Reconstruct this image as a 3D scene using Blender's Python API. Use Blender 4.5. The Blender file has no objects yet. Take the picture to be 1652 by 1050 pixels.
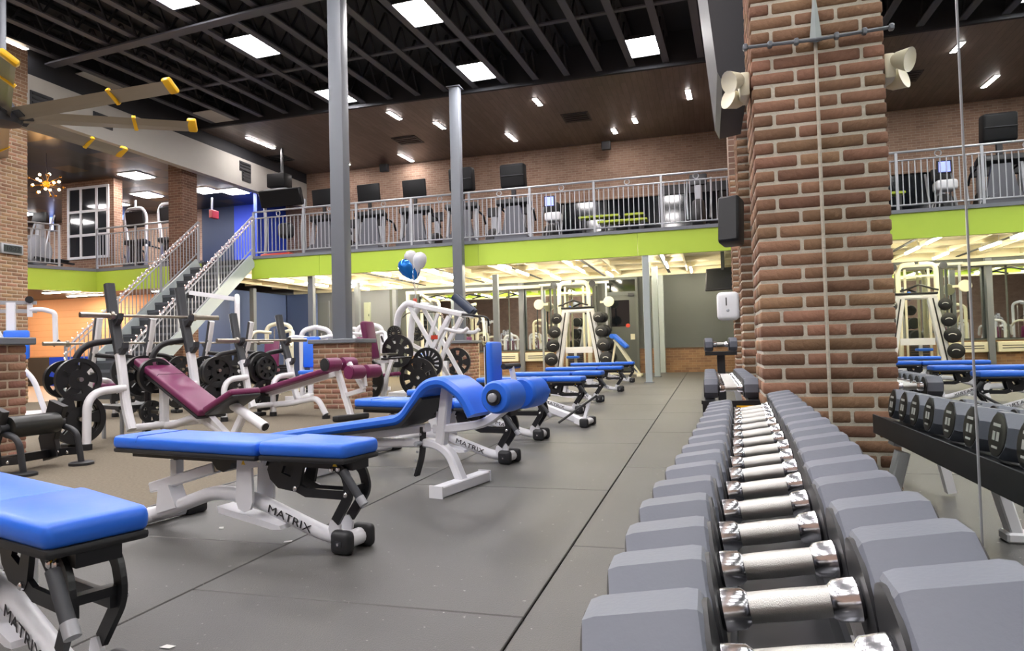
import bpy, bmesh, math, random
from mathutils import Vector, Matrix
random.seed(7)
S = bpy.context.scene
C = S.collection
PI = math.pi
# ---------------------------------------------------------------- camera
CAMH = 0.8
FPX = 1110.8
YAW, PITCH, ROLL = -0.2755446, 0.0325560, -0.0259498
def _cammat():
    cy, sy = math.cos(YAW), math.sin(YAW); cp, sp = math.cos(PITCH), math.sin(PITCH); cr, sr = math.cos(ROLL), math.sin(ROLL)
    A = Matrix(((cr, -sr, 0), (sr, cr, 0), (0, 0, 1)))
    B = Matrix(((1, 0, 0), (0, cp, sp), (0, -sp, cp)))
    D = Matrix(((cy, -sy, 0), (0, 0, -1), (sy, cy, 0)))
    return A @ B @ D
CM = _cammat()
cam_data = bpy.data.cameras.new('camera')
cam_data.sensor_width = 36.0
cam_data.lens = FPX / 1652.0 * 36.0
cam_data.clip_start = 0.02
cam = bpy.data.objects.new('camera', cam_data)
C.objects.link(cam)
r, d, f = CM[0], CM[1], CM[2]
cam.matrix_world = Matrix(((r[0], -d[0], -f[0], 0), (r[1], -d[1], -f[1], 0), (r[2], -d[2], -f[2], CAMH), (0, 0, 0, 1)))
S.camera = cam
# ---------------------------------------------------------------- world, exposure
w = bpy.data.worlds.new('world'); S.world = w; w.use_nodes = True
w.node_tree.nodes['Background'].inputs[0].default_value = (0.8, 0.86, 1.0, 1)
w.node_tree.nodes['Background'].inputs[1].default_value = 0.6
S.view_settings.view_transform = 'Standard'
S.view_settings.look = 'None'
S.view_settings.exposure = 1.05
S.view_settings.gamma = 1.0
S.view_settings.use_curve_mapping = False
PANEL_W = 34.0      # radiance of the ceiling panels
TUBE_W = 52.0       # radiance of the fluorescent tubes
STRIP_W = 48.0      # radiance of the slim ceiling strips
# pixel helpers: a pixel of the 1652x1050 photograph gives a direction, the plane gives the distance
def ray(x, y):
    v = CM.transposed() @ Vector(((x - 826.0) / FPX, (y - 525.0) / FPX, 1.0)); return v
def AZ(x, y, z=0.0):
    v = ray(x, y); return Vector((0, 0, CAMH)) + v * ((z - CAMH) / v.z)
def AY(x, y, Y):
    v = ray(x, y); return Vector((0, 0, CAMH)) + v * (Y / v.y)
def AX(x, y, X):
    v = ray(x, y); return Vector((0, 0, CAMH)) + v * (X / v.x)
# ---------------------------------------------------------------- mesh helpers
class MB:
    def __init__(s): s.v = []; s.f = []
    def add(s, vs, fs):
        o = len(s.v); s.v += [tuple(p) for p in vs]; s.f += [tuple(i + o for i in q) for q in fs]; return s
    def box(s, c, size, m=None):
        x, y, z = size[0] / 2, size[1] / 2, size[2] / 2
        vs = [Vector(p) for p in ((-x, -y, -z), (x, -y, -z), (x, y, -z), (-x, y, -z), (-x, -y, z), (x, -y, z), (x, y, z), (-x, y, z))]
        if m is not None: vs = [m @ p for p in vs]
        c = Vector(c)
        return s.add([p + c for p in vs], ((0, 3, 2, 1), (4, 5, 6, 7), (0, 1, 5, 4), (1, 2, 6, 5), (2, 3, 7, 6), (3, 0, 4, 7)))
    def b2(s, lo, hi):
        return s.box([(lo[i] + hi[i]) / 2 for i in range(3)], [abs(hi[i] - lo[i]) for i in range(3)])
    def rbox(s, c, size, bev=0.02, seg=3, m=None):
        bm = bmesh.new(); bmesh.ops.create_cube(bm, size=1.0)
        for q in bm.verts: q.co = Vector((q.co.x * size[0], q.co.y * size[1], q.co.z * size[2]))
        bmesh.ops.bevel(bm, geom=list(bm.edges), offset=min(bev, min(size) * 0.49), segments=seg, affect='EDGES', profile=0.5)
        bm.verts.index_update()
        c = Vector(c)
        vs = [((m @ q.co) if m is not None else q.co) + c for q in bm.verts]
        fs = [[q.index for q in fc.verts] for fc in bm.faces]
        bm.free(); return s.add(vs, fs)
    def tube(s, pts, r, n=10, cap=True, flat=None):
        pts = [Vector(p) for p in pts]; k = len(pts)
        rs = r if isinstance(r, (list, tuple)) else [r] * k
        t0 = (pts[1] - pts[0]).normalized()
        up = Vector((0, 0, 1)) if abs(t0.z) < 0.9 else Vector((1, 0, 0))
        u = t0.cross(up).normalized(); vs = []
        for i in range(k):
            if i == 0: t = t0
            elif i == k - 1: t = (pts[i] - pts[i - 1]).normalized()
            else:
                t = ((pts[i] - pts[i - 1]).normalized() + (pts[i + 1] - pts[i]).normalized())
                t = t.normalized() if t.length > 1e-6 else (pts[i] - pts[i - 1]).normalized()
            u = (u - t * u.dot(t)).normalized(); w_ = t.cross(u)
            for j in range(n):
                a = 2 * PI * j / n
                vs.append(pts[i] + (u * math.cos(a) + w_ * math.sin(a)) * rs[i])
        fs = [(i * n + j, i * n + (j + 1) % n, (i + 1) * n + (j + 1) % n, (i + 1) * n + j) for i in range(k - 1) for j in range(n)]
        if cap: fs += [tuple(range(n - 1, -1, -1)), tuple(range((k - 1) * n, k * n))]
        return s.add(vs, fs)
    def bar(s, pts, w_, h_, side=(0, 1, 0), bev=0.0):
        """rectangular section swept along a polyline; side = the fixed width direction"""
        pts = [Vector(p) for p in pts]; k = len(pts); sd = Vector(side).normalized(); vs = []
        b = bev
        prof = [(-1, -1), (1, -1), (1, 1), (-1, 1)]
        if b > 0:
            bw, bh = 1 - 2 * b / w_, 1 - 2 * b / h_
            prof = [(-bw, -1), (bw, -1), (1, -bh), (1, bh), (bw, 1), (-bw, 1), (-1, bh), (-1, -bh)]
        n = len(prof)
        for i in range(k):
            if i == 0: t = (pts[1] - pts[0]).normalized(); sc = 1
            elif i == k - 1: t = (pts[i] - pts[i - 1]).normalized(); sc = 1
            else:
                a_, b_ = (pts[i] - pts[i - 1]).normalized(), (pts[i + 1] - pts[i]).normalized()
                t = (a_ + b_).normalized(); sc = min(2.0, 1.0 / max(0.3, t.dot(a_)))
            u = (sd - t * sd.dot(t)).normalized(); nn = t.cross(u)
            for (p, q) in prof: vs.append(pts[i] + u * (p * w_ / 2) + nn * (q * h_ / 2 * sc))
        fs = [(i * n + j, i * n + (j + 1) % n, (i + 1) * n + (j + 1) % n, (i + 1) * n + j) for i in range(k - 1) for j in range(n)]
        fs += [tuple(range(n - 1, -1, -1)), tuple(range((k - 1) * n, k * n))]
        return s.add(vs, fs)
    def cyl(s, a, b, r, n=16, r2=None): return s.tube([a, b], [r, r if r2 is None else r2], n)
    def lathe(s, prof, o, axis, n=24, ph=0.0):
        """prof: list of (radius, distance along axis)"""
        ax = Vector(axis).normalized(); up = Vector((0, 0, 1)) if abs(ax.z) < 0.9 else Vector((1, 0, 0))
        u = ax.cross(up).normalized(); w_ = ax.cross(u); o = Vector(o); vs = []; k = len(prof)
        for (rr, dd) in prof:
            for j in range(n):
                a = 2 * PI * j / n + ph
                vs.append(o + ax * dd + (u * math.cos(a) + w_ * math.sin(a)) * rr)
        fs = [(i * n + j, i * n + (j + 1) % n, (i + 1) * n + (j + 1) % n, (i + 1) * n + j) for i in range(k - 1) for j in range(n)]
        fs += [tuple(range(n - 1, -1, -1)), tuple(range((k - 1) * n, k * n))]
        return s.add(vs, fs)
    def prism(s, poly, o, ex, ey, ez, t):
        """poly (2-D) in the plane ex,ey extruded t along ez, centred"""
        o, ex, ey, ez = Vector(o), Vector(ex), Vector(ey), Vector(ez); n = len(poly)
        vs = [o + ex * p + ey * q - ez * (t / 2) for p, q in poly] + [o + ex * p + ey * q + ez * (t / 2) for p, q in poly]
        fs = [tuple(range(n - 1, -1, -1)), tuple(range(n, 2 * n))] + [(i, (i + 1) % n, n + (i + 1) % n, n + i) for i in range(n)]
        return s.add(vs, fs)
    def build(s, name, mat, parent=None, smooth=True, ang=40):
        me = s.mesh(name, mat, smooth, ang)
        return link(name, me, parent)
    def mesh(s, name, mat, smooth=True, ang=40):
        me = bpy.data.meshes.new(name); me.from_pydata(s.v, [], s.f); me.validate(); me.update()
        bm = bmesh.new(); bm.from_mesh(me); bmesh.ops.recalc_face_normals(bm, faces=bm.faces); bm.to_mesh(me); bm.free()
        if smooth:
            me.polygons.foreach_set('use_smooth', [True] * len(me.polygons)); me.set_sharp_from_angle(angle=math.radians(ang))
        if mat: me.materials.append(mat)
        return me
def link(name, me, parent=None, loc=None, rz=None):
    o = bpy.data.objects.new(name, me); C.objects.link(o)
    if parent is not None: o.parent = parent
    if loc is not None: o.location = loc
    if rz is not None: o.rotation_euler = (0, 0, rz)
    return o
def tag(o, label, cat, group=None):
    o['label'] = label; o['category'] = cat
    if group: o['group'] = group
    return o
def thing(name, label, cat, loc=(0, 0, 0), rz=0.0, group=None):
    o = bpy.data.objects.new(name, None); C.objects.link(o); o.empty_display_size = 0.1
    o.location = loc; o.rotation_euler = (0, 0, rz)
    return tag(o, label, cat, group)
def struct(o, label=None):
    o['kind'] = 'structure'
    if label: o['label'] = label
    return o
def dup(root, loc, rz, label, group=None):
    rr = root.copy(); C.objects.link(rr); rr.location = loc; rr.rotation_euler = (0, 0, rz); rr['label'] = label
    if group: rr['group'] = group
    for ch in list(root.children):
        c = ch.copy(); C.objects.link(c); c.parent = rr
        for g in list(ch.children):
            dd = g.copy(); C.objects.link(dd); dd.parent = c
    return rr
def fillet(pts, rad, n=5):
    pts = [Vector(p) for p in pts]; out = [pts[0]]
    for i in range(1, len(pts) - 1):
        a, b, c = pts[i - 1], pts[i], pts[i + 1]
        ra = min(rad, (a - b).length * 0.48, (c - b).length * 0.48)
        p, q = b + (a - b).normalized() * ra, b + (c - b).normalized() * ra
        for k in range(n + 1):
            t = k / n; out.append(p * (1 - t) ** 2 + b * 2 * t * (1 - t) + q * t * t)
    out.append(pts[-1]); return out
def rotx(a): return Matrix.Rotation(a, 3, 'X')
def roty(a): return Matrix.Rotation(a, 3, 'Y')
def rotz(a): return Matrix.Rotation(a, 3, 'Z')
def text_mesh(txt, size, mat, depth=0.001, align='CENTER', shear=0.0):
    cu = bpy.data.curves.new('txt', 'FONT'); cu.body = txt; cu.size = size; cu.extrude = depth
    cu.align_x = align; cu.align_y = 'CENTER'; cu.shear = shear; cu.resolution_u = 3
    o = bpy.data.objects.new('txt', cu); C.objects.link(o)
    bpy.context.view_layer.update()
    me = bpy.data.meshes.new_from_object(o.evaluated_get(bpy.context.evaluated_depsgraph_get()))
    bpy.data.objects.remove(o); me.materials.clear(); me.materials.append(mat)
    return me
# ---------------------------------------------------------------- materials
def lin(c):
    if isinstance(c, str): c = tuple(int(c[i:i + 2], 16) / 255 for i in (0, 2, 4))
    return tuple((x / 12.92 if x <= 0.04045 else ((x + 0.055) / 1.055) ** 2.4) for x in c) + (1.0,)
def mat(name, col, rough=0.5, metal=0.0, noise=0.0, scale=8.0, bump=0.0, bscale=60.0, spec=0.5, coat=0.0):
    m = bpy.data.materials.new(name); m.use_nodes = True; nt = m.node_tree; b = nt.nodes['Principled BSDF']
    c = lin(col); b.inputs['Base Color'].default_value = c
    b.inputs['Roughness'].default_value = rough; b.inputs['Metallic'].default_value = metal
    b.inputs['Specular IOR Level'].default_value = spec
    if coat: b.inputs['Coat Weight'].default_value = coat; b.inputs['Coat Roughness'].default_value = 0.15
    tc = nt.nodes.new('ShaderNodeTexCoord')
    if noise > 0:
        n = nt.nodes.new('ShaderNodeTexNoise'); n.inputs['Scale'].default_value = scale; n.inputs['Detail'].default_value = 4
        rp = nt.nodes.new('ShaderNodeMapRange'); rp.inputs[3].default_value = 1 - noise; rp.inputs[4].default_value = 1 + noise
        mx = nt.nodes.new('ShaderNodeMix'); mx.data_type = 'RGBA'; mx.blend_type = 'MULTIPLY'; mx.inputs[0].default_value = 1
        mx.inputs[6].default_value = c
        nt.links.new(tc.outputs['Object'], n.inputs['Vector']); nt.links.new(n.outputs[0], rp.inputs[0])
        nt.links.new(rp.outputs[0], mx.inputs[7]); nt.links.new(mx.outputs[2], b.inputs['Base Color'])
    if bump > 0:
        n2 = nt.nodes.new('ShaderNodeTexNoise'); n2.inputs['Scale'].default_value = bscale; n2.inputs['Detail'].default_value = 3
        bp = nt.nodes.new('ShaderNodeBump'); bp.inputs['Strength'].default_value = bump; bp.inputs['Distance'].default_value = 0.01
        nt.links.new(tc.outputs['Object'], n2.inputs['Vector']); nt.links.new(n2.outputs[0], bp.inputs['Height']); nt.links.new(bp.outputs[0], b.inputs['Normal'])
    return m
def emit(name, col, strength):
    m = bpy.data.materials.new(name); m.use_nodes = True; nt = m.node_tree; b = nt.nodes['Principled BSDF']
    b.inputs['Base Color'].default_value = (0.8, 0.8, 0.8, 1)
    b.inputs['Emission Color'].default_value = lin(col); b.inputs['Emission Strength'].default_value = strength
    return m
def brick_mat(name, c1, c2, mortar, bw=0.203, bh=0.0677, msize=0.010, axes='XZ', bumpd=0.006):
    """bricks too far away to tell apart singly"""
    m = bpy.data.materials.new(name); m.use_nodes = True; nt = m.node_tree; b = nt.nodes['Principled BSDF']
    tc = nt.nodes.new('ShaderNodeTexCoord'); sp = nt.nodes.new('ShaderNodeSeparateXYZ'); cb = nt.nodes.new('ShaderNodeCombineXYZ')
    nt.links.new(tc.outputs['Object'], sp.inputs[0])
    if axes == 'XZ': nt.links.new(sp.outputs[0], cb.inputs[0]); nt.links.new(sp.outputs[2], cb.inputs[1])
    elif axes == 'YZ': nt.links.new(sp.outputs[1], cb.inputs[0]); nt.links.new(sp.outputs[2], cb.inputs[1])
    else:
        ad = nt.nodes.new('ShaderNodeMath'); ad.operation = 'ADD'
        nt.links.new(sp.outputs[0], ad.inputs[0]); nt.links.new(sp.outputs[1], ad.inputs[1])
        nt.links.new(ad.outputs[0], cb.inputs[0]); nt.links.new(sp.outputs[2], cb.inputs[1])
    t = nt.nodes.new('ShaderNodeTexBrick')
    t.inputs['Color1'].default_value = lin(c1); t.inputs['Color2'].default_value = lin(c2); t.inputs['Mortar'].default_value = lin(mortar)
    t.inputs['Scale'].default_value = 1.0; t.inputs['Mortar Size'].default_value = msize / 2; t.inputs['Mortar Smooth'].default_value = 0.2
    t.inputs['Brick Width'].default_value = bw; t.inputs['Row Height'].default_value = bh; t.inputs['Bias'].default_value = 0.0
    nt.links.new(cb.outputs[0], t.inputs['Vector'])
    n = nt.nodes.new('ShaderNodeTexNoise'); n.inputs['Scale'].default_value = 3.0; n.inputs['Detail'].default_value = 5
    nt.links.new(tc.outputs['Object'], n.inputs['Vector'])
    rp = nt.nodes.new('ShaderNodeMapRange'); rp.inputs[3].default_value = 0.75; rp.inputs[4].default_value = 1.25
    mx = nt.nodes.new('ShaderNodeMix'); mx.data_type = 'RGBA'; mx.blend_type = 'MULTIPLY'; mx.inputs[0].default_value = 1
    nt.links.new(n.outputs[0], rp.inputs[0]); nt.links.new(t.outputs[0], mx.inputs[6]); nt.links.new(rp.outputs[0], mx.inputs[7])
    nt.links.new(mx.outputs[2], b.inputs['Base Color'])
    bp = nt.nodes.new('ShaderNodeBump'); bp.invert = True; bp.inputs['Distance'].default_value = bumpd; bp.inputs['Strength'].default_value = 0.6
    nt.links.new(t.outputs[1], bp.inputs['Height']); nt.links.new(bp.outputs[0], b.inputs['Normal'])
    b.inputs['Roughness'].default_value = 0.85
    return m
def per_object(m, amount=0.25, hue=0.02):
    """varies a material a little from one object to the next"""
    nt = m.node_tree; b = nt.nodes['Principled BSDF']; oi = nt.nodes.new('ShaderNodeObjectInfo')
    hs = nt.nodes.new('ShaderNodeHueSaturation')
    rp = nt.nodes.new('ShaderNodeMapRange'); rp.inputs[3].default_value = 1 - amount; rp.inputs[4].default_value = 1 + amount
    nt.links.new(oi.outputs['Random'], rp.inputs[0]); nt.links.new(rp.outputs[0], hs.inputs['Value'])
    mt = nt.nodes.new('ShaderNodeMath'); mt.operation = 'MULTIPLY'; mt.inputs[1].default_value = 7.31
    fr = nt.nodes.new('ShaderNodeMath'); fr.operation = 'FRACT'
    nt.links.new(oi.outputs['Random'], mt.inputs[0]); nt.links.new(mt.outputs[0], fr.inputs[0])
    r2 = nt.nodes.new('ShaderNodeMapRange'); r2.inputs[3].default_value = 0.5 - hue; r2.inputs[4].default_value = 0.5 + hue
    nt.links.new(fr.outputs[0], r2.inputs[0]); nt.links.new(r2.outputs[0], hs.inputs['Hue'])
    inp = b.inputs['Base Color']
    if inp.is_linked: nt.links.new(inp.links[0].from_socket, hs.inputs['Color'])
    else: hs.inputs['Color'].default_value = inp.default_value
    nt.links.new(hs.outputs[0], inp); return m
M = dict(
    rubber=mat('rubber floor', '6b6a69', 0.5, noise=0.10, scale=3.0, bump=0.25, bscale=180, spec=0.5),
    carpet=mat('carpet', '756d60', 0.95, noise=0.35, scale=55, bump=0.5, bscale=160, spec=0.1),
    white=mat('white powder coat', 'e4e5ea', 0.35, noise=0.03),
    cream=mat('cream powder coat', 'e2ddc4', 0.4),
    black=mat('black steel', '1b1c20', 0.4, noise=0.05),
    blackpl=mat('black plastic', '232427', 0.5),
    dark=mat('dark grey steel', '2c2e33', 0.45),
    darkrub=mat('dark rubber', '3a3d42', 0.55),
    iron=mat('cast iron plate', '1d1e20', 0.4, noise=0.1, scale=30),
    chrome=mat('chrome', 'e6e6ea', 0.2, 1.0),
    knurl=mat('knurled chrome', 'bdbcb8', 0.33, 1.0, bump=0.3, bscale=900),
    steel=mat('steel', 'b5b0a6', 0.3, 1.0),
    blue=mat('blue vinyl', '2a6fe6', 0.38, noise=0.03, scale=5, bump=0.05, bscale=25),
    purple=mat('purple vinyl', '6e2450', 0.4, noise=0.05, bump=0.05, bscale=25),
    galv=mat('galvanised rail', 'a4a7ad', 0.35, 0.3),
    grey=mat('grey paint', '6f747c', 0.45, noise=0.03),
    ltgrey=mat('light grey paint', 'a9b3b3', 0.45, noise=0.03),
    lime=mat('lime paint', 'b5d246', 0.5, noise=0.03, scale=1.5),
    orange=mat('orange paint', 'eba878', 0.6, noise=0.03, bump=0.1, bscale=30),
    bluewall=mat('blue paint', '1f45c8', 0.5, noise=0.03),
    slate=mat('slate wall paint', '5f6360', 0.6, noise=0.04, scale=1.2),
    slatelt=mat('pale slate wall paint', '7e828a', 0.6, noise=0.04, scale=1.2),
    darkceil=mat('dark ceiling paint', '24262c', 0.7, noise=0.1, scale=2),
    joist=mat('joist paint', '53545c', 0.55, noise=0.06),
    fascia=mat('white fascia', 'b6b4ae', 0.7, noise=0.03),
    coffer=mat('cream ceiling paint', 'f2e8c8', 0.6, noise=0.03),
    duct=mat('duct grey', '303136', 0.5, noise=0.05),
    mortar=mat('mortar', 'c6bfb0', 0.9, noise=0.12, scale=20, bump=0.4, bscale=80),
    brick=per_object(mat('brick', '8a6a55', 0.85, noise=0.25, scale=14, bump=0.6, bscale=45, spec=0.25), 0.30, 0.012),
    yellow=mat('yellow plastic', 'e5b317', 0.4),
    alu=mat('fan blade', '9c958b', 0.3, 0.7),
    glass=mat('dark glass', '11161c', 0.08, spec=0.8),
    panel=emit('light panel', 'fffafa', PANEL_W),
    tube=emit('fluorescent tube', 'fff4dc', TUBE_W),
    strip=emit('light strip', 'fff6f2', STRIP_W),
    fairy=emit('fairy bulb', 'ffd9c8', 3.0),
    screen=mat('screen', '0c0d10', 0.45, spec=0.25), scrblk=mat('screen back', '101114', 0.55, spec=0.3),
    mark=mat('white print', 'd8d8d6', 0.6),
    ink=mat('black print', '26242a', 0.6),
    red=mat('red plastic', 'c8432f', 0.4),
)
# ================================================================ FLOOR
YB = 19.83            # back wall
YM = 14.72            # front edge of the mezzanine
ZF, ZB = 3.2, 2.68    # mezzanine floor, underside of its lime band
ZC = 6.75             # underside of the roof joists
o = MB().b2((-25, -7.2, -0.2), (1.3, 20.2, -0.012)).build('floor', mat('floor underlay', '1a1a1a', 0.9), smooth=False)
floor = struct(o, 'gym floor with rubber mats and carpet')
mats_m = mat('rubber mat', '535250', 0.42, noise=0.10, scale=2.2, bump=0.2, bscale=220, spec=0.45)
def mat_specks(m):
    nt = m.node_tree; b = nt.nodes['Principled BSDF']; src = b.inputs['Base Color'].links[0].from_socket
    tc = nt.nodes.new('ShaderNodeTexCoord'); gm = nt.nodes.new('ShaderNodeNewGeometry')
    n = nt.nodes.new('ShaderNodeTexNoise'); n.inputs['Scale'].default_value = 42; n.inputs['Detail'].default_value = 2
    nt.links.new(gm.outputs['Position'], n.inputs['Vector'])
    rp = nt.nodes.new('ShaderNodeMapRange'); rp.inputs[1].default_value = 0.70; rp.inputs[2].default_value = 0.80
    nt.links.new(n.outputs[0], rp.inputs[0])
    n2 = nt.nodes.new('ShaderNodeTexNoise'); n2.inputs['Scale'].default_value = 0.9; n2.inputs['Detail'].default_value = 6
    nt.links.new(gm.outputs['Position'], n2.inputs['Vector'])
    r2 = nt.nodes.new('ShaderNodeMapRange'); r2.inputs[1].default_value = 0.3; r2.inputs[2].default_value = 0.7; r2.inputs[3].default_value = 0.82; r2.inputs[4].default_value = 1.12
    nt.links.new(n2.outputs[0], r2.inputs[0])
    m1 = nt.nodes.new('ShaderNodeMix'); m1.data_type = 'RGBA'; m1.blend_type = 'MULTIPLY'; m1.inputs[0].default_value = 1
    nt.links.new(src, m1.inputs[6]); nt.links.new(r2.outputs[0], m1.inputs[7])
    m2 = nt.nodes.new('ShaderNodeMix'); m2.data_type = 'RGBA'; m2.inputs[7].default_value = lin('a8a6a2')
    nt.links.new(rp.outputs[0], m2.inputs[0]); nt.links.new(m1.outputs[2], m2.inputs[6])
    nt.links.new(m2.outputs[2], b.inputs['Base Color'])
mat_specks(mats_m)
XE = -2.9
cols = ((XE, -1.733), (-1.727, -0.553), (-0.547, 0.75))
for ci, (xa, xb) in enumerate(cols):
    me = MB().rbox(((xb - xa) / 2, 0.912, -0.006), (xb - xa, 1.824, 0.012), 0.003, 1).mesh('mat', mats_m, False)
    y = -6.6 - (0.0, 0.55, 0.0)[ci] + (0.0, 0.0, 1.0)[ci] * 0.2
    while y < YB:
        if y + 1.83 < YB + 0.3:
            link('mat', me, floor, (xa, y, 0))
        else:
            L = YB - y
            if L > 0.1: MB().b2((0, 0, -0.012), (xb - xa, L, 0)).build('mat', mats_m, floor, False).location = (xa, y, 0)
        y += 1.83
o = MB().b2((-25, -7.0, -0.012), (XE - 0.02, 10.2, 0.0)).b2((-12.4, 10.2, -0.012), (XE - 0.02, YB, 0.0)).build('carpet', M['carpet'], floor, False)
MB().b2((-25, 10.2, -0.012), (-12.4, YB, 0.0)).build('timber_floor', mat('timber floor', 'b08d72', 0.5, noise=0.1), floor, False)
MB().b2((XE - 0.02, -7.0, -0.012), (XE, YB, 0.002)).build('carpet_edge_strip', M['dark'], floor, False)
# ================================================================ BACK WALL
bw_up = brick_mat('far brick', 'a58876', '927565', 'b3a394')
bw_low = brick_mat('wainscot brick', '9a7656', '80604a', '9c8466')
wb = struct(MB().b2((-9.6, YB, 0), (1.0, YB + 0.3, ZB + 0.55)).build('wall_back', M['slate'], smooth=False), 'slate painted back wall under the mezzanine')
MB().b2((-9.0, YB - 0.07, 0), (1.0, YB, 0.69)).build('brick_wainscot', bw_low, wb, False)
MB().b2((-9.0, YB - 0.10, 0.69), (1.0, YB, 0.715)).build('wainscot_cap', M['slate'], wb, False)
MB().b2((-19.0, YB, 0), (-9.6, YB + 0.3, ZB + 0.55)).build('painted_panel', M['slatelt'], wb, False)
for (xa, xb) in ((-8.55, -7.15), (-7.1, -5.7), (-5.65, -4.3), (-4.25, -3.15)):
    MB().b2((xa, YB - 0.03, 0.74), (xb, YB - 0.01, 2.52)).build('mirror_panel', mat('mirror far', 'd5dad6', 0.02, 1.0), wb, False)
MB().b2((-8.7, YB - 0.06, 2.52), (-3.0, YB, 2.62)).build('mirror_head', M['slate'], wb, False)
for xx in (-8.62, -7.12, -4.27, -3.08):
    MB().b2((xx - 0.04, YB - 0.06, 0.7), (xx + 0.04, YB, 2.52)).build('mirror_frame', M['slate'], wb, False)
# upper back wall
wu = struct(MB().b2((-13.4, YB, ZF), (-4.3, YB + 0.3, 7.4)).b2((-4.3, YB, 5.28), (1.0, YB + 0.3, 7.4)).build('wall_back_upper', bw_up, smooth=False), 'brown brick wall above the mezzanine')
sold = brick_mat('soldier bricks', 'a38573', '937565', 'b3a394', bw=0.0677, bh=0.203)
sold.node_tree.nodes['Brick Texture'].offset = 0.0
MB().b2((-4.6, YB - 0.012, 5.02), (-1.1, YB + 0.1, 5.28)).build('brick_lintel', sold, wu, False)
win = struct(MB().b2((-4.3, YB + 0.08, ZF), (1.0, YB + 0.12, 5.02)).build('window_1', M['glass'], smooth=False), 'dark glazed wall on the mezzanine')
for xx in (-4.27, -2.7, -1.12, 0.5): MB().b2((xx - 0.03, YB + 0.0, ZF), (xx + 0.03, YB + 0.1, 5.02)).build('window_frame', M['dark'], win, False)
MB().b2((-1.1, YB - 0.0, 5.02), (1.0, YB + 0.1, 5.28)).build('window_frame', M['dark'], win, False)
# blue end wall with dark doors on the mezzanine
MB().b2((-15.3, YB - 0.02, ZF), (-13.4, YB + 0.3, 5.86)).build('blue_panel', M['bluewall'], wu, False)
MB().b2((-16.6, YB - 0.02, ZF), (-15.3, YB + 0.3, 5.86)).build('dark_blue_panel', mat('navy paint', '20304f', 0.5), wu, False)
MB().b2((-25, YB - 0.02, ZF), (-16.6, YB + 0.3, 5.86)).build('brick_panel', bw_up, wu, False)
MB().b2((-13.42, 18.3, ZF), (-13.3, YB, 5.86)).build('blue_return', M['bluewall'], wu, False)
# ================================================================ RIGHT WALL (mirrors)
DEL = 0.012
wr = MB().b2((0.012, -10.4, 0), (0.35, 17.0, 7.4)).build('wall_right', M['slate'], smooth=False)
wr.location = (0.541, 3.5, 0); wr.rotation_euler = (0, 0, -DEL); struct(wr, 'right wall behind the mirrors')
mir = mat('mirror', 'd9dedb', 0.0, 1.0)
vs = [-10.0, -8.1, -6.0, -3.95, -1.9, 0.0]
for a, b in zip(vs[:-1], vs[1:]):
    MB().b2((0.0, a + 0.002, 0.345), (0.012, b - 0.002, 2.9)).build('mirror_panel', mir, wr, False)
    MB().b2((-0.002, a - 0.002, 0.345), (0.004, a + 0.002, 2.9)).build('mirror_joint', M['galv'], wr, False)
MB().b2((-0.014, -10, 0.325), (0.012, 0, 0.345)).build('mirror_rail', mat('timber strip', '6a4638', 0.5), wr, False)
for a, b in ((0.5, 2.2), (2.7, 4.5), (5.0, 7.6)):
    MB().b2((0.0, a, 0.345), (0.012, b, 2.9)).build('mirror_panel', mir, wr, False)
MB().b2((0.0, -10.4, 2.9), (0.02, 17.0, 7.4)).build('brick_upper', brick_mat('side brick', '9c8170', '8a6d5e', 'b3a394', axes='YZ'), wr, False)
# ================================================================ OTHER WALLS (around and behind the camera)
struct(MB().b2((-25, -7.3, 0), (1.3, -7.0, 7.4)).build('wall_front', brick_mat('front brick', 'a58876', '927565', 'b3a394'), smooth=False), 'brick wall at the camera end')
struct(MB().b2((-25.3, -7.3, 0), (-25, 20.2, 7.4)).build('wall_left', brick_mat('left brick', 'a58876', '927565', 'b3a394', axes='YZ'), smooth=False), 'brick wall far on the left')
# orange wall under the left wing, with blue and dark wainscot blocks
ow = struct(MB().b2((-25, 16.6, 0.0), (-15.2, 16.8, 2.68)).build('wall_orange', M['orange'], smooth=False), 'orange painted block wall under the left wing')
MB().b2((-25, 16.57, 0), (AY(80, 600, 16.58).x, 16.61, 0.88)).build('dark_dado', mat('dark dado', '4a4038', 0.6), ow, False)
MB().b2((AY(80, 600, 16.58).x, 16.57, 0), (-15.2, 16.61, 0.88)).build('blue_dado', M['bluewall'], ow, False)
for k in range(1, 13): MB().b2((-25, 16.594, 0.9 + 0.2 * k - 0.2), (-15.2, 16.599, 0.9 + 0.2 * k - 0.194)).build('block_joint', mat('joint', 'cf8644', 0.7), ow, False) if k < 9 else None
nav = mat('navy wall', '46557c', 0.6)
struct(MB().b2((-15.2, 16.6, 0), (-14.1, 16.8, 2.68)).build('wall_stair', M['orange'], smooth=False), 'wall behind the stairs')
struct(MB().b2((-14.1, 16.6, 0), (-13.0, 16.8, 2.68)).b2((-13.2, 16.8, 0), (-13.0, YB, 2.68)).b2((-12.95, 19.3, 0), (-11.9, 19.4, 2.68)).build('wall_navy', nav, smooth=False), 'navy wall beside the stairs')
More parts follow.
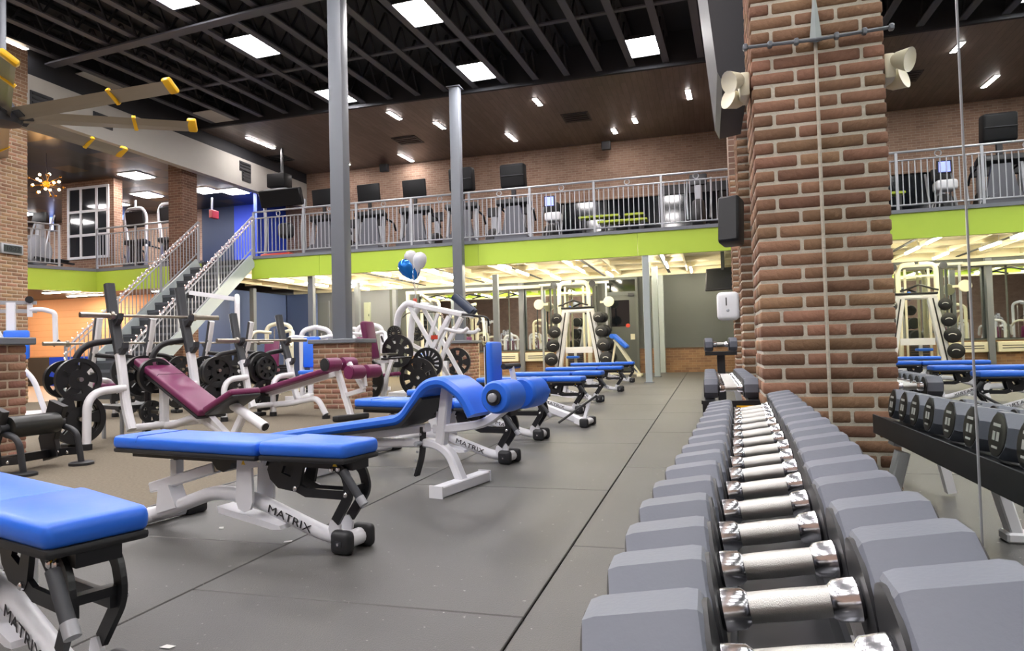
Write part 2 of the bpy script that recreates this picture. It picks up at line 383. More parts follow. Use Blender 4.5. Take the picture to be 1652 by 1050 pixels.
# ================================================================ MEZZANINE DECK
def poly_slab(pts, z0, z1): return MB().prism([(p[0], p[1]) for p in pts], (0, 0, (z0 + z1) / 2), (1, 0, 0), (0, 1, 0), (0, 0, 1), z1 - z0)
COR = Vector((-16.0, 15.0)); LE = Vector((-16.62, 13.55)); LE2 = LE + (LE - COR) * 3.2
deck = poly_slab([(1.0, YM + 0.05), (-10.8, YM + 0.05), (-12.4, YM + 0.05), (COR.x, COR.y + 0.06), (LE2.x - 0.06, LE2.y), (-25, LE2.y), (-25, YB), (1.0, YB)], 3.08, ZF).build('mezzanine_floor', M['dark'], smooth=False)
struct(deck, 'mezzanine deck')
# lime band in panels
edges = [1.0, -1.35, -4.9, -8.95, -10.86]
for a, b in zip(edges[:-1], edges[1:]):
    MB().b2((b + 0.004, YM - 0.02, ZB), (a - 0.004, YM + 0.04, ZF - 0.03)).build('lime_band', M['lime'], deck, False)
MB().b2((-10.9, YM - 0.05, ZF - 0.03), (1.0, YM + 0.05, ZF + 0.04)).build('edge_trim', M['grey'], deck, False)
MB().b2((-10.9, YM + 0.04, ZB), (1.0, YM + 0.10, ZB + 0.05)).build('edge_beam', M['coffer'], deck, False)
def wall_seg(p, q, z0, z1, t, m, name, parent):
    p, q = Vector((p[0], p[1], 0)), Vector((q[0], q[1], 0)); dd = (q - p); n = Vector((dd.y, -dd.x, 0)).normalized()
    c = (p + q) / 2 + Vector((0, 0, (z0 + z1) / 2)); a = math.atan2(dd.y, dd.x)
    return MB().box(c, (dd.length, t, z1 - z0), rotz(a)).build(name, m, parent, False)
wall_seg(COR, (-12.4, 14.80), 2.62, ZF - 0.03, 0.06, M['lime'], 'lime_band', deck)
wall_seg(LE2, COR, 2.62, ZF - 0.03, 0.06, M['lime'], 'lime_band', deck)
wall_seg(COR, (-12.4, 14.80), ZF - 0.03, ZF + 0.05, 0.1, M['grey'], 'edge_trim', deck)
wall_seg(LE2, COR, ZF - 0.03, ZF + 0.05, 0.1, M['grey'], 'edge_trim', deck)
struct(poly_slab([(-13.0, YM + 0.1), (COR.x, COR.y + 0.1), (LE2.x - 0.1, LE2.y), (-25, LE2.y), (-25, 16.6), (-13.0, 16.6)], 2.66, 2.70).build('ceiling_wing_under', M['dark'], smooth=False), 'underside of the left wing')
# coffered underside
cof = struct(MB().b2((-13.0, YM + 0.10, 2.92), (1.0, YB, 3.08)).build('ceiling_under_mezzanine', M['coffer'], smooth=False), 'cream coffered ceiling under the mezzanine')
for k in range(15):
    x = 0.45 - 0.92 * k
    MB().b2((x - 0.02, YM + 0.1, 2.80), (x + 0.02, YB, 2.92)).build('coffer_beam', M['coffer'], cof, False)
for y in (16.0, 17.3, 18.6): MB().b2((-13.0, y - 0.03, 2.82), (1.0, y + 0.03, 2.92)).build('coffer_beam', M['coffer'], cof, False)
MB().b2((-13.0, YB - 0.08, 2.74), (1.0, YB, 2.92)).build('coffer_beam', M['coffer'], cof, False)
for x in (-0.95, -2.75, -4.6, -6.4, -8.3): MB().b2((x - 0.035, YM + 0.1, 2.78), (x + 0.035, YB - 0.2, 2.80)).build('dark_rail', M['dark'], cof, False)  # slim dark bars below the coffers, running front to back
k = 0
for k, x in enumerate((-0.9, -3.05, -4.55, -6.5, -7.75, -9.5, -10.6)):
    for y in (15.5, 17.25, 18.75):
        t = thing('fluorescent_light', 'bare fluorescent tube under the mezzanine ceiling, ' + {15.5: 'front', 17.25: 'middle', 18.75: 'back'}[y] + ' row, ' + ('nearest the', 'second from the', 'third from the', 'fourth from the', 'fifth from the', 'sixth from the', 'farthest from the')[k] + ' pillars', 'ceiling light', (x + (0.55 if y > 18 else 0), y, 2.70), 0, 'fluorescent fittings under the mezzanine')
        MB().b2((-0.035, -0.6, 0.055), (0.035, 0.6, 0.075)).build('housing', M['white'], t, False)
        MB().cyl((0, -0.58, 0.03), (0, 0.58, 0.03), 0.022, 8).build('tube', M['tube'], t)
        for hy in (-0.5, 0.5): MB().cyl((0, hy, 0.07), (0, hy, 0.22), 0.006, 6).build('hanger', M['white'], t)
# ================================================================ WOOD CEILING
def wood_ceiling():
    m = bpy.data.materials.new('wood ceiling'); m.use_nodes = True; nt = m.node_tree; b = nt.nodes['Principled BSDF']
    tc = nt.nodes.new('ShaderNodeTexCoord'); mp = nt.nodes.new('ShaderNodeMapping'); mp.inputs['Rotation'].default_value = (0, 0, PI / 2)
    t = nt.nodes.new('ShaderNodeTexBrick'); t.inputs['Scale'].default_value = 1; t.inputs['Brick Width'].default_value = 1.4; t.inputs['Row Height'].default_value = 0.13
    t.inputs['Mortar Size'].default_value = 0.003; t.inputs['Color1'].default_value = lin('786a62'); t.inputs['Color2'].default_value = lin('695c55'); t.inputs['Mortar'].default_value = lin('3c302b')
    n = nt.nodes.new('ShaderNodeTexNoise'); n.inputs['Scale'].default_value = 2.5; n.inputs['Detail'].default_value = 6
    m2 = nt.nodes.new('ShaderNodeMapping'); m2.inputs['Scale'].default_value = (6, 1, 1)
    rp = nt.nodes.new('ShaderNodeMapRange'); rp.inputs[3].default_value = 0.6; rp.inputs[4].default_value = 1.35
    mx = nt.nodes.new('ShaderNodeMix'); mx.data_type = 'RGBA'; mx.blend_type = 'MULTIPLY'; mx.inputs[0].default_value = 1
    L = nt.links.new
    L(tc.outputs['Object'], mp.inputs[0]); L(mp.outputs[0], t.inputs['Vector']); L(tc.outputs['Object'], m2.inputs[0]); L(m2.outputs[0], n.inputs['Vector'])
    L(n.outputs[0], rp.inputs[0]); L(t.outputs[0], mx.inputs[6]); L(rp.outputs[0], mx.inputs[7]); L(mx.outputs[2], b.inputs['Base Color'])
    b.inputs['Roughness'].default_value = 0.35
    return m
struct(MB().b2((-12.5, 14.8, 6.68), (1.0, YB + 0.1, 6.74)).build('ceiling_wood', wood_ceiling(), smooth=False), 'dark timber ceiling above the mezzanine')
# ================================================================ ROOF: deck, joists, girder
ceil = struct(MB().b2((-25, -7.2, 7.4), (1.3, 20.2, 7.5)).build('ceiling', M['darkceil'], smooth=False), 'dark exposed roof deck')
MB().b2((-12.5, 14.76, 6.66), (1.0, 14.84, 7.4)).build('dark_fascia', M['darkceil'], ceil, False)
JH = 0.05; JS = 0.709
jm = MB(); jw = MB(); y0, y1 = -21.5, 0.0
jm.b2((-0.07, y0, 0.0), (0.07, y1, 0.025)).b2((-0.012, y0, 0.02), (0.012, y1, 0.07))
jw.b2((-0.06, y0, 0.55), (0.06, y1, 0.62))
n = 34; st = (y1 - y0) / n
for i in range(n):
    a, b = y0 + i * st, y0 + (i + 0.5) * st
    jw.bar([(0, a, 0.04), (0, b, 0.57)], 0.035, 0.035, (1, 0, 0)); jw.bar([(0, b, 0.57), (0, a + st, 0.04)], 0.035, 0.035, (1, 0, 0))
jme = jm.mesh('joist', M['joist'], False); jwe = jw.mesh('joist_web', mat('joist web shaded', '25262c', 0.7), False)  # webs coloured darker as shade; chords stay paler, as lit from below
for k in range(19):
    o = link('joist', jme, ceil, (0.07 - JS * k, 14.78, ZC), -JH); link('joist_web', jwe, o)
def ceil_beam(pa, pb, w_, h_, z, m, name):
    pa, pb = Vector((pa[0], pa[1], z)), Vector((pb[0], pb[1], z))
    MB().bar([pa, pb], h_, w_, (0, 0, 1)).build(name, m, ceil, False)
gY = lambda x: 10.04 - (x + 7.18) * 0.103
pa, pb = Vector((-12.45, gY(-12.45), 0)), Vector((0.5, gY(0.5), 0))
MB().bar([pa + Vector((0, 0, 6.67)), pb + Vector((0, 0, 6.67))], 0.03, 0.2, (0, 0, 1)).build('girder_flange', M['joist'], ceil, False)
MB().bar([pa + Vector((0, 0, 6.72)), pb + Vector((0, 0, 6.72))], 0.07, 0.03, (0, 0, 1)).build('girder_web', M['darkceil'], ceil, False)
for (a, b) in (((-12.4, 12.85), (0.4, 12.2)), ((-12.4, 5.5), (0.4, 4.9)), ((-12.4, 1.0), (0.4, 0.4))):
    ceil_beam(a, b, 0.09, 0.03, ZC + 0.06, M['joist'], 'bridging_bar')
# ================================================================ CEILING PANEL LIGHTS
def panel_mesh():
    fr = MB().b2((-0.32, -0.47, 0), (-0.295, 0.47, 0.05)).b2((0.295, -0.47, 0), (0.32, 0.47, 0.05)).b2((-0.295, -0.47, 0), (0.295, -0.445, 0.05)).b2((-0.295, 0.445, 0), (0.295, 0.47, 0.05)).b2((-0.32, -0.47, 0.05), (0.32, 0.47, 0.06)).mesh('frame', M['dark'], False)
    df = MB().b2((-0.295, -0.445, 0.012), (0.295, 0.445, 0.02)).mesh('diffuser', M['panel'], False)
    un = MB().b2((-0.315, -0.465, 0.0), (0.315, 0.465, 0.02)).mesh('diffuser', M['fascia'], False)
    return fr, df, un
FR, DF, UN = panel_mesh()
spots = [(-1.04, 13.86, 1, 'square ceiling light panel nearest the brick mirror pillar'), (-4.57, 13.93, 1, 'ceiling light panel left of the top of the second grey column'), (-8.27, 14.18, 1, 'ceiling light panel half hidden behind the front grey column'),
         (-4.72, 11.14, 1, 'largest ceiling light panel at the top edge between the grey columns'), (-8.46, 11.33, 1, 'ceiling light panel above the yellow tipped fan blade'), (-8.6, 9.2, 1, 'ceiling light panel cut by the top edge of the photo'),
         (-12.3, 9.6, 1, 'ceiling light panel at the far left behind the fan'), (-12.16, 11.68, 0, 'unlit pale ceiling panel above the longest fan blade'), (-11.9, 14.44, 0, 'unlit pale ceiling panel beside the white fascia')]
for yy in (7.0, 4.2, 1.4, -1.4, -4.2):
    for xx in (-1.3, -4.95, -8.7, -12.3, -16.5): spots.append((xx, yy, 1, 'ceiling light panel of the row over the camera end of the gym'))
spots += [(-1.2, 11.0, 1, 'ceiling light panel of the row over the camera end of the gym')]
for (x, y, on, lb) in spots:
    sh = (y - 14.78) * math.tan(JH); kk = round((0.07 - (x - sh)) / JS - 0.5); x = 0.07 - JS * (kk + 0.5) + sh   # sits between two joists
    t = thing('ceiling_light', lb, 'ceiling light', (x, y, ZC + 0.002), -JH, 'ceiling light panels between the joists')
    if on: link('frame', FR, t); link('diffuser', DF, t)
    else: link('diffuser', UN, t)
# slim strips in the wood ceiling
strips = [(1111, 152, 0.62), (1024, 194, 0.4), (991, 211, 0.42), (867, 164, 0.5), (825, 221, 0.75), (636, 186, 0.6), (709, 202, 0.55), (655, 254, 0.85), (555, 262, 0.55), (390, 234, 1.1)]
sl = ['nearest the dark duct', 'right one of the small pair', 'left one of the small pair', 'short one above the middle of the railing', 'long one next to the ceiling vent', 'near the dark edge left of the second column', 'just left of the second grey column', 'above the black treadmill screens', 'beside the front grey column', 'above the white fascia']
for (px, py, L), lb in zip(strips, sl):
    p = AZ(px, py, 6.68); p.x = max(p.x, -11.75)
    t = thing('strip_light', 'slim white ceiling strip light, ' + lb, 'ceiling light', (p.x, p.y, 6.68), -0.06, 'slim strips in the timber ceiling')
    MB().b2((-0.065, -L / 2 - 0.02, -0.012), (0.065, L / 2 + 0.02, 0.0)).build('frame', M['white'], t, False)
    MB().b2((-0.05, -L / 2, -0.02), (0.05, L / 2, -0.011)).build('diffuser', M['strip'], t, False)
for (px, py, wd, lb) in ((658, 226, 0.7, 'dark square ceiling vent between the two grey columns'), (930, 189, 0.7, 'dark ceiling vent above the right part of the railing'), (452, 255, 0.6, 'dark ceiling vent left of the front grey column')):
    p = AZ(px, py, 6.68)
    t = thing('ceiling_vent', lb, 'vent', (p.x, p.y, 6.68), 0, 'ceiling vents')
    MB().b2((-wd / 2, -wd / 2, -0.015), (wd / 2, wd / 2, -0.001)).build('frame', M['dark'], t, False)
    for q in range(4): MB().b2((-wd / 2 + 0.05, -wd / 2 + 0.08 + q * 0.15, -0.03), (wd / 2 - 0.05, -wd / 2 + 0.13 + q * 0.15, -0.014)).build('slat', M['black'], t, False)
# ================================================================ LEFT WING: fascia, ceiling
fs = struct(MB().b2((-12.7, 9.2, 5.56), (-12.5, YB, 6.36)).build('wall_fascia', M['fascia'], smooth=False), 'pale fascia above the left wing')
MB().b2((-12.7, -7.0, 5.56), (-12.5, 9.2, 6.36)).build('fascia_return', M['fascia'], fs, False)
MB().b2((-12.7, -7.0, 6.36), (-12.5, YB, ZC + 0.65)).build('dark_upper_fascia', M['darkceil'], fs, False)
for (p0, p1) in (((48, 148), (85, 178)), ((150, 183), (181, 207)), ((386, 260), (404, 280)), ((390, 279), (404, 292))):
    a, b = AX(*p0, -12.5), AX(*p1, -12.5)
    t = thing('wall_vent', 'dark louvred vent in the pale fascia, ' + {48: 'behind the left end of the fan blade', 150: 'behind the middle fan blade', 386: 'upper one beside the timber ceiling', 390: 'small lower one beside the timber ceiling'}[p0[0]], 'vent', (-12.49, (a.y + b.y) / 2, (a.z + b.z) / 2))
    wy, wz = abs(b.y - a.y) / 2, max(0.14, abs(a.z - b.z) / 2)
    MB().b2((-0.01, -wy, -wz), (0.012, wy, wz)).build('frame', M['dark'], t, False)
    for q in range(3): MB().b2((0.012, -wy + 0.03, -wz + (q + 0.4) * wz * 0.62), (0.03, wy - 0.03, -wz + (q + 0.75) * wz * 0.62)).build('slat', M['black'], t, False)
def tile_mat():
    m = bpy.data.materials.new('metallic ceiling tiles'); m.use_nodes = True; nt = m.node_tree; b = nt.nodes['Principled BSDF']; L = nt.links.new
    tc = nt.nodes.new('ShaderNodeTexCoord'); t = nt.nodes.new('ShaderNodeTexWhiteNoise'); t.noise_dimensions = '2D'
    sn = nt.nodes.new('ShaderNodeVectorMath'); sn.operation = 'SNAP'; sn.inputs[1].default_value = (0.61, 0.61, 9)
    rp = nt.nodes.new('ShaderNodeValToRGB')
    e = rp.color_ramp.elements; e[0].color = lin('3a3733'); e[1].color = lin('57524a'); rp.color_ramp.interpolation = 'CONSTANT'
    for pos, c in ((0.35, '2e3140'), (0.6, '6b5a48'), (0.75, '44423e'), (0.92, '7a6238')):
        q = e.new(pos); q.color = lin(c)
    L(tc.outputs['Object'], sn.inputs[0]); L(sn.outputs[0], t.inputs['Vector']); L(t.outputs[0], rp.inputs[0]); L(rp.outputs[0], b.inputs['Base Color'])
    b.inputs['Metallic'].default_value = 0.5; b.inputs['Roughness'].default_value = 0.32; return m
struct(MB().b2((-25, -7.0, 5.86), (-12.7, YB, 5.92)).build('ceiling_wing', tile_mat(), smooth=False), 'tiled metallic ceiling of the left wing')
for (px, py, lb) in ((220, 283, 'square ceiling light above the white framed window wall'), (330, 307, 'square ceiling light just right of the far brick pillar'), (402, 327, 'square ceiling light in front of the blue wall')):
    p = AZ(px, py, 5.85) if px < 400 else Vector((-13.9, 18.0, 5.85))
    t = thing('wing_ceiling_light', lb, 'ceiling light', (p.x, p.y, 5.85), 0, 'lights in the tiled ceiling')
    MB().b2((-0.36, -0.36, -0.01), (0.36, 0.36, 0.01)).build('frame', M['white'], t, False)
    MB().b2((-0.32, -0.32, -0.02), (0.32, 0.32, -0.008)).build('diffuser', M['panel'], t, False)
p = AZ(203, 308, 5.0)
for (x, y) in ((-18.5, 18.0), (-20.5, 14.2), (-17.0, 10.5), (-22.5, 18.0), (-22, 11), (-19.2, 12.6), (-16.6, 17.4), (-14.6, 9.2), (-16.6, 8.2), (-18.8, 8.6)):  # set filled out with added lamps that brighten the wing's front faces
    t = thing('wing_ceiling_light', 'ceiling light in the tiled wing, from the set added for brightness', 'ceiling light', (x, y, 5.85), 0, 'lights in the tiled ceiling')
    MB().b2((-0.36, -0.36, -0.01), (0.36, 0.36, 0.01)).build('frame', M['white'], t, False)
    MB().b2((-0.32, -0.32, -0.02), (0.32, 0.32, -0.008)).build('diffuser', M['panel'], t, False)
# under the left wing: two ceiling fittings, then two lamps added to brighten the orange wall
for (px, py) in ((238, 467), (250, 470)):
    pass
for (x, y) in ((-14.2, 15.7), (-17.2, 15.7), (-19.6, 15.2), (-16.8, 14.6)):
    t = thing('wing_soffit_light', 'long ceiling light below the left wing ' + {-14.2: 'behind the stairs', -17.2: 'nearest the orange wall', -19.6: 'at the far left, added for brightness', -16.8: 'at its front edge, added for brightness'}[x], 'ceiling light', (x, y, 2.66), 0, 'lights below the left wing')
    MB().b2((-0.6, -0.1, -0.03), (0.6, 0.1, 0.0)).build('housing', M['white'], t, False)
    MB().b2((-0.58, -0.07, -0.045), (0.58, 0.07, -0.03)).build('diffuser', M['tube'], t, False)
# ================================================================ BRICK PILLARS (bricks one by one)
_bc = {}
def brick_mesh(l, d, h, m):
    key = (round(l, 3), round(d, 3), round(h, 3), m.name)
    if key not in _bc: _bc[key] = MB().rbox((0, 0, 0), (l, d, h), 0.006, 1).mesh('brick', m, True, 50)
    return _bc[key]
def brick_face(parent, o, du, nrm, width, z0, z1, m, bw=0.203, bh=0.0677, gap=0.0145, start=(0.0, 0.5), th=0.09, jit=0.0015, proud=0.006):
    """courses of bricks on one face: o = lower corner, du = unit along, nrm = outward normal"""
    o, du, nrm = Vector(o), Vector(du), Vector(nrm); a = math.atan2(du.y, du.x); i = 0; z = z0
    while z + bh <= z1 + 0.001:
        u = -start[i % 2] * bw
        while u < width - 0.01:
            a0, a1 = max(0.0, u), min(width, u + bw - gap)
            if a1 - a0 > 0.03:
                me = brick_mesh(a1 - a0, th, bh - gap, m)
                p = o + du * ((a0 + a1) / 2) - nrm * (th / 2 - proud + random.uniform(-jit, jit)) + Vector((0, 0, z + bh / 2))
                ob = link('brick', me, parent, p, a + random.uniform(-0.006, 0.006))
            u += bw
        z += bh; i += 1
def brick_pillar(name, label, lo, hi, z1, zbrick, faces, m, mm, bw=0.203, bh=0.0677, cat='pillar', upper=None, group=None, rz=0.0, origin=None):
    """lo, hi: plan corners; faces: subset of 'F' (-y), 'R' (+x), 'L' (-x)"""
    cx, cy = (lo[0] + hi[0]) / 2, (lo[1] + hi[1]) / 2; wx, wy = hi[0] - lo[0], hi[1] - lo[1]
    t = thing(name, label, cat, (cx, cy, 0), rz, group)
    e = 0.008
    MB().b2((-wx / 2 + e, -wy / 2 + e, 0), (wx / 2 - e, wy / 2 - e, zbrick)).build('mortar_core', mm, t, False)
    if z1 > zbrick: MB().b2((-wx / 2, -wy / 2, zbrick), (wx / 2, wy / 2, z1)).build('upper_shaft', upper, t, False)
    if 'F' in faces: brick_face(t, (-wx / 2, -wy / 2 + e, 0), (1, 0, 0), (0, -1, 0), wx, 0, zbrick, m, bw, bh, start=(0.0, 0.5))
    if 'R' in faces: brick_face(t, (wx / 2 - e, -wy / 2 + 0.09, 0), (0, 1, 0), (1, 0, 0), wy - 0.09, 0, zbrick, m, bw, bh, start=(0.5, 0.0))
    if 'L' in faces: brick_face(t, (-wx / 2 + e, wy / 2, 0), (0, -1, 0), (-1, 0, 0), wy - 0.09, 0, zbrick, m, bw, bh, start=(0.5, 0.0))
    return t
up_b = brick_mat('pillar brick above', '8c7061', '7a5f52', 'b8ad9c', axes='XY')
wallx = lambda y: 0.541 + DEL * (y - 3.5)
# main mirror pillar
P1 = brick_pillar('brick_pillar', 'large red brick pillar standing against the wall mirror behind the dumbbells', (0.25, 3.5), (0.543, 3.98), 6.75, 2.71, 'FL', M['brick'], M['mortar'], 0.205, 0.0677, upper=up_b)
P2 = brick_pillar('brick_pillar', 'second brick pillar along the mirror wall with a black speaker on it', (0.278, 5.8), (0.58, 6.25), 6.75, 2.71, 'FL', M['brick'], M['mortar'], 0.205, 0.0677, upper=up_b)
P3 = brick_pillar('brick_pillar', 'third and farthest brick pillar along the mirror wall', (0.306, 8.2), (0.61, 8.65), 6.75, 2.71, 'FL', M['brick'], M['mortar'], 0.205, 0.0677, upper=up_b)
MB().b2((0.1365, -0.243, 0), (0.1465, -0.225, 2.9)).build('caulk_bead', M['mortar'], P1, False)
# left wing pillars
tan_b = per_object(mat('tan brick', '98795f', 0.85, noise=0.2, scale=14, bump=0.5, bscale=45, spec=0.25), 0.22, 0.015)
tan_up = brick_mat('tan brick above', 'a07f66', '8a6b55', 'b8a892', axes='XY')
mort2 = mat('mortar tan', 'b5a48f', 0.9, noise=0.1, scale=20)
LP = brick_pillar('brick_pillar', 'brown brick pillar at the left edge with a digital clock on it', (-13.0, 9.2), (-12.3, 10.0), 6.7, 5.9, 'R', tan_b, mort2, upper=tan_up)
P4 = brick_pillar('brick_pillar', 'dark brown brick pillar rising behind the staircase', (-13.21, 14.55), (-12.8, 15.1), 7.0, 0.1, '', tan_b, mort2, upper=brick_mat('stair pillar brick', '7c5a49', '66493c', '9a8876', axes='XY'))
# ---- steel columns on brick pedestals
ped_b = per_object(mat('pedestal brick', '957260', 0.85, noise=0.2, scale=14, bump=0.5, bscale=45, spec=0.25), 0.25, 0.015)
def pedestal(label, cx, cy, wx, wy, faces):
    t = brick_pillar('brick_pedestal', label, (cx - wx / 2, cy - wy / 2), (cx + wx / 2, cy + wy / 2), 0.93, 0.93, faces, ped_b, mort2, 0.2, 0.0715, cat='pedestal', group='brick pedestals of the grey columns')
    MB().rbox((0, 0, 0.96), (wx + 0.1, wy + 0.1, 0.06), 0.008, 1).build('cap', M['grey'], t, False)
    return t
def column(label, cx, cy, z0, z1, w_=0.22):
    t = thing('steel_column', label, 'column', (cx, cy, z0), 0, 'square grey steel columns')
    MB().rbox((0, 0, (z1 - z0) / 2), (w_, w_ * 0.9, z1 - z0), 0.012, 2).build('shaft', M['grey'], t)
    MB().b2((-w_ * 0.7, -w_ * 0.65, 0), (w_ * 0.7, w_ * 0.65, 0.012)).build('base_plate', M['grey'], t, False)
    MB().b2((-w_ * 0.7, -w_ * 0.65, z1 - z0 - 0.02), (w_ * 0.7, w_ * 0.65, z1 - z0)).build('top_plate', M['grey'], t, False)
    return t
pedestal('brick pedestal carrying the front grey column', -5.1, 8.97, 0.66, 0.54, 'FR')
column('front grey column running up to the dark roof joists', -5.1, 8.97, 0.99, 6.75)
pedestal('small far brick pedestal behind the white plate machine', -5.25, 14.36, 0.66, 0.54, 'FR')
column('second grey column in front of the lime band', -5.25, 14.36, 0.99, 6.66)
pedestal('brick pedestal cut by the left edge behind the black roller stand', -5.75, 4.12, 0.66, 0.54, 'FR')
column('grey column at the left edge behind the fan', -5.80, 4.12, 0.99, 6.75)
for (x, y, lb) in ((-1.2, 14.78, 'slim pale post nearest the dumbbells under the lime band'), (-1.2, 17.3, 'slim post just behind the pale post right of the grey door'), (-1.2, 19.6, 'slim post against the back wall right of the grey door'),
                   (-5.25, 17.1, 'slim post in front of the back wall mirrors'), (-5.25, 19.65, 'slim post between two back wall mirrors'),
                   (-9.3, 14.9, 'slim post left of the front grey column'), (-9.3, 17.2, 'slim post right of the front grey column'), (-9.3, 19.6, 'slim post at the dark recess of the back wall'), (-12.6, 17.1, 'slim post beside the foot of the stairs wall')):
    t = thing('steel_post', lb, 'post', (x, y, 0), 0, 'slim posts under the mezzanine')
    MB().rbox((0, 0, 1.36), (0.14, 0.14, 2.72), 0.008, 1).build('shaft', M['ltgrey'] if x > -2 else M['grey'], t, False)
    MB().b2((-0.1, -0.1, 0), (0.1, 0.1, 0.012)).build('base_plate', M['grey'], t, False)
# ---- fittings on the mirror pillar
cond = thing('conduit', 'grey conduit strapped across the front of the large brick pillar', 'conduit', (0.4, 3.48, 2.28))
pa, pb = AY(1200, 77, 3.47), AY(1322, 63, 3.47)
o3 = Vector((0.4, 3.48, 2.28))
MB().tube([pa - o3, pb - o3], 0.009, 8).build('pipe', M['grey'], cond)
for q in (0.02, 0.35, 0.7): MB().rbox(pa.lerp(pb, q) - o3, (0.022, 0.03, 0.03), 0.005, 1).build('clip', M['grey'], cond)
st_ = thing('metal_strap', 'grey metal strap running up the large brick pillar at the mirror edge', 'strap', (0.52, 3.48, 2.28))
pa, pb = AY(1311, 68, 3.485), AY(1326, -20, 3.485); o3 = Vector((0.52, 3.48, 2.28))
MB().bar([pa - o3, pb - o3 + Vector((0, 0, 0.25))], 0.028, 0.006, (1, 0, 0)).build('strap', M['ltgrey'], st_)
em = thing('emergency_light', 'white twin emergency lamp on the side of the large brick pillar', 'lamp', (0.25, 3.6, 2.07), 0)
MB().rbox((-0.03, 0.02, 0), (0.05, 0.16, 0.12), 0.012, 2).build('body', M['cream'], em)
for (dy, dz, tl) in ((-0.04, 0.03, 0.3), (0.08, -0.05, -0.2)):
    MB().lathe([(0.018, 0), (0.035, 0.02), (0.052, 0.075), (0.055, 0.085), (0.045, 0.08)], (-0.04, dy, dz), (-0.75, -0.55, -tl), 18).build('lamp_head', M['cream'], em)
# big grey ventilation unit hung between the first two pillars
du = thing('duct', 'big dark grey duct hanging high left of the large brick pillar', 'duct', (0.2, 4.45, 2.3))
pts = [AY(1128, -30, 4.3), AY(1157, 116, 4.3), AY(1166, 133, 4.3), AY(1210, 122, 4.3), AY(1210, -30, 4.3)]
pl = [(p.x - 0.2, p.z - 2.3) for p in pts]; pl[0] = (pl[0][0] - 0.14, 2.6); pl[4] = (pl[4][0], 2.6)
MB().prism(pl, (0, 0.45, 0), (1, 0, 0), (0, 0, 1), (0, 1, 0), 1.2).build('casing', M['duct'], du, False)
MB().b2((-0.02, -0.1, -0.02), (0.02, 1.0, 0.02)).build('hanger_rail', M['dark'], du, False).location = (0.22, 0, 0.1)
# black speakers
def speaker(label, p, w_, d_, h_, rz, tilt, group=None):
    t = thing('loudspeaker', label, 'loudspeaker', p, rz, group)
    MB().rbox((0, 0, 0), (w_, d_, h_), 0.02, 2, rotx(tilt)).build('cabinet', M['black'], t)
    MB().rbox(rotx(tilt) @ Vector((0, -d_ / 2 - 0.006, 0)), (w_ * 0.9, 0.014, h_ * 0.92), 0.006, 1, rotx(tilt)).build('grille', M['blackpl'], t)
    MB().box((0, d_ / 2 + 0.05, 0), (0.05, 0.12, 0.05)).build('bracket', M['dark'], t, False)
    return t
pa, pb = AY(1150, 320, 5.6), AY(1192, 395, 5.6)
speaker('black loudspeaker hung on the side of the second brick pillar', ((pa.x + pb.x) / 2 + 0.04, 5.62, (pa.z + pb.z) / 2), 0.16, 0.18, 0.37, -0.3, -0.12)
for (px, py, lb) in ((620, 271, 'small black loudspeaker high on the brick wall near the left screens'), (978, 235, 'small black loudspeaker high on the brick wall above the dark glass')):
    p = AY(px, py, YB - 0.36); speaker(lb, p, 0.26, 0.18, 0.24, 0, 0.15, 'wall speakers')
p = AY(1166, 450, 15.6)
tv = thing('television', 'black television hung under the mezzanine beside the pillars', 'television', p, -0.35)
MB().rbox((0, 0, 0), (0.75, 0.07, 0.5), 0.015, 2, rotx(-0.2)).build('casing', M['black'], tv)
MB().box(rotx(-0.2) @ Vector((0, -0.038, 0)), (0.69, 0.004, 0.44), rotx(-0.2)).build('screen', M['screen'], tv, False)
MB().b2((-0.03, 0, 0.2), (0.03, 0.06, 0.75)).build('ceiling_arm', M['dark'], tv, False)
p = AY(1173, 494, 8.14)
ds = thing('towel_dispenser', 'white rounded towel dispenser on the third brick pillar', 'dispenser', (p.x + 0.01, 8.14, p.z - 0.15))
MB().rbox((0, 0, 0.15), (0.24, 0.16, 0.32), 0.05, 4).build('cover', M['white'], ds)
MB().box((-0.02, -0.082, 0.2), (0.012, 0.004, 0.09)).build('sight_window', M['ink'], ds, False)
MB().lathe([(0.02, 0), (0.014, 0.004)], (-0.005, -0.079, 0.1), (0, -1, 0), 12).build('lock', M['galv'], ds)
# clock on the left pillar
pc = AX(18, 402, -12.29)
ck = thing('digital_clock', 'small grey digital wall clock on the left brick pillar', 'clock', (-12.28, pc.y, pc.z), PI / 2)
MB().rbox((0, 0, 0), (0.42, 0.06, 0.19), 0.015, 2).build('case', M['galv'], ck)
MB().b2((-0.17, -0.036, -0.065), (0.17, -0.028, 0.065)).build('display', mat('lcd', '3b4240', 0.3), ck, False)
tx = link('digits', text_mesh('10:23', 0.12, M['ink'], 0.002), ck, (0, -0.04, 0)); tx.rotation_euler = (PI / 2, 0, 0)
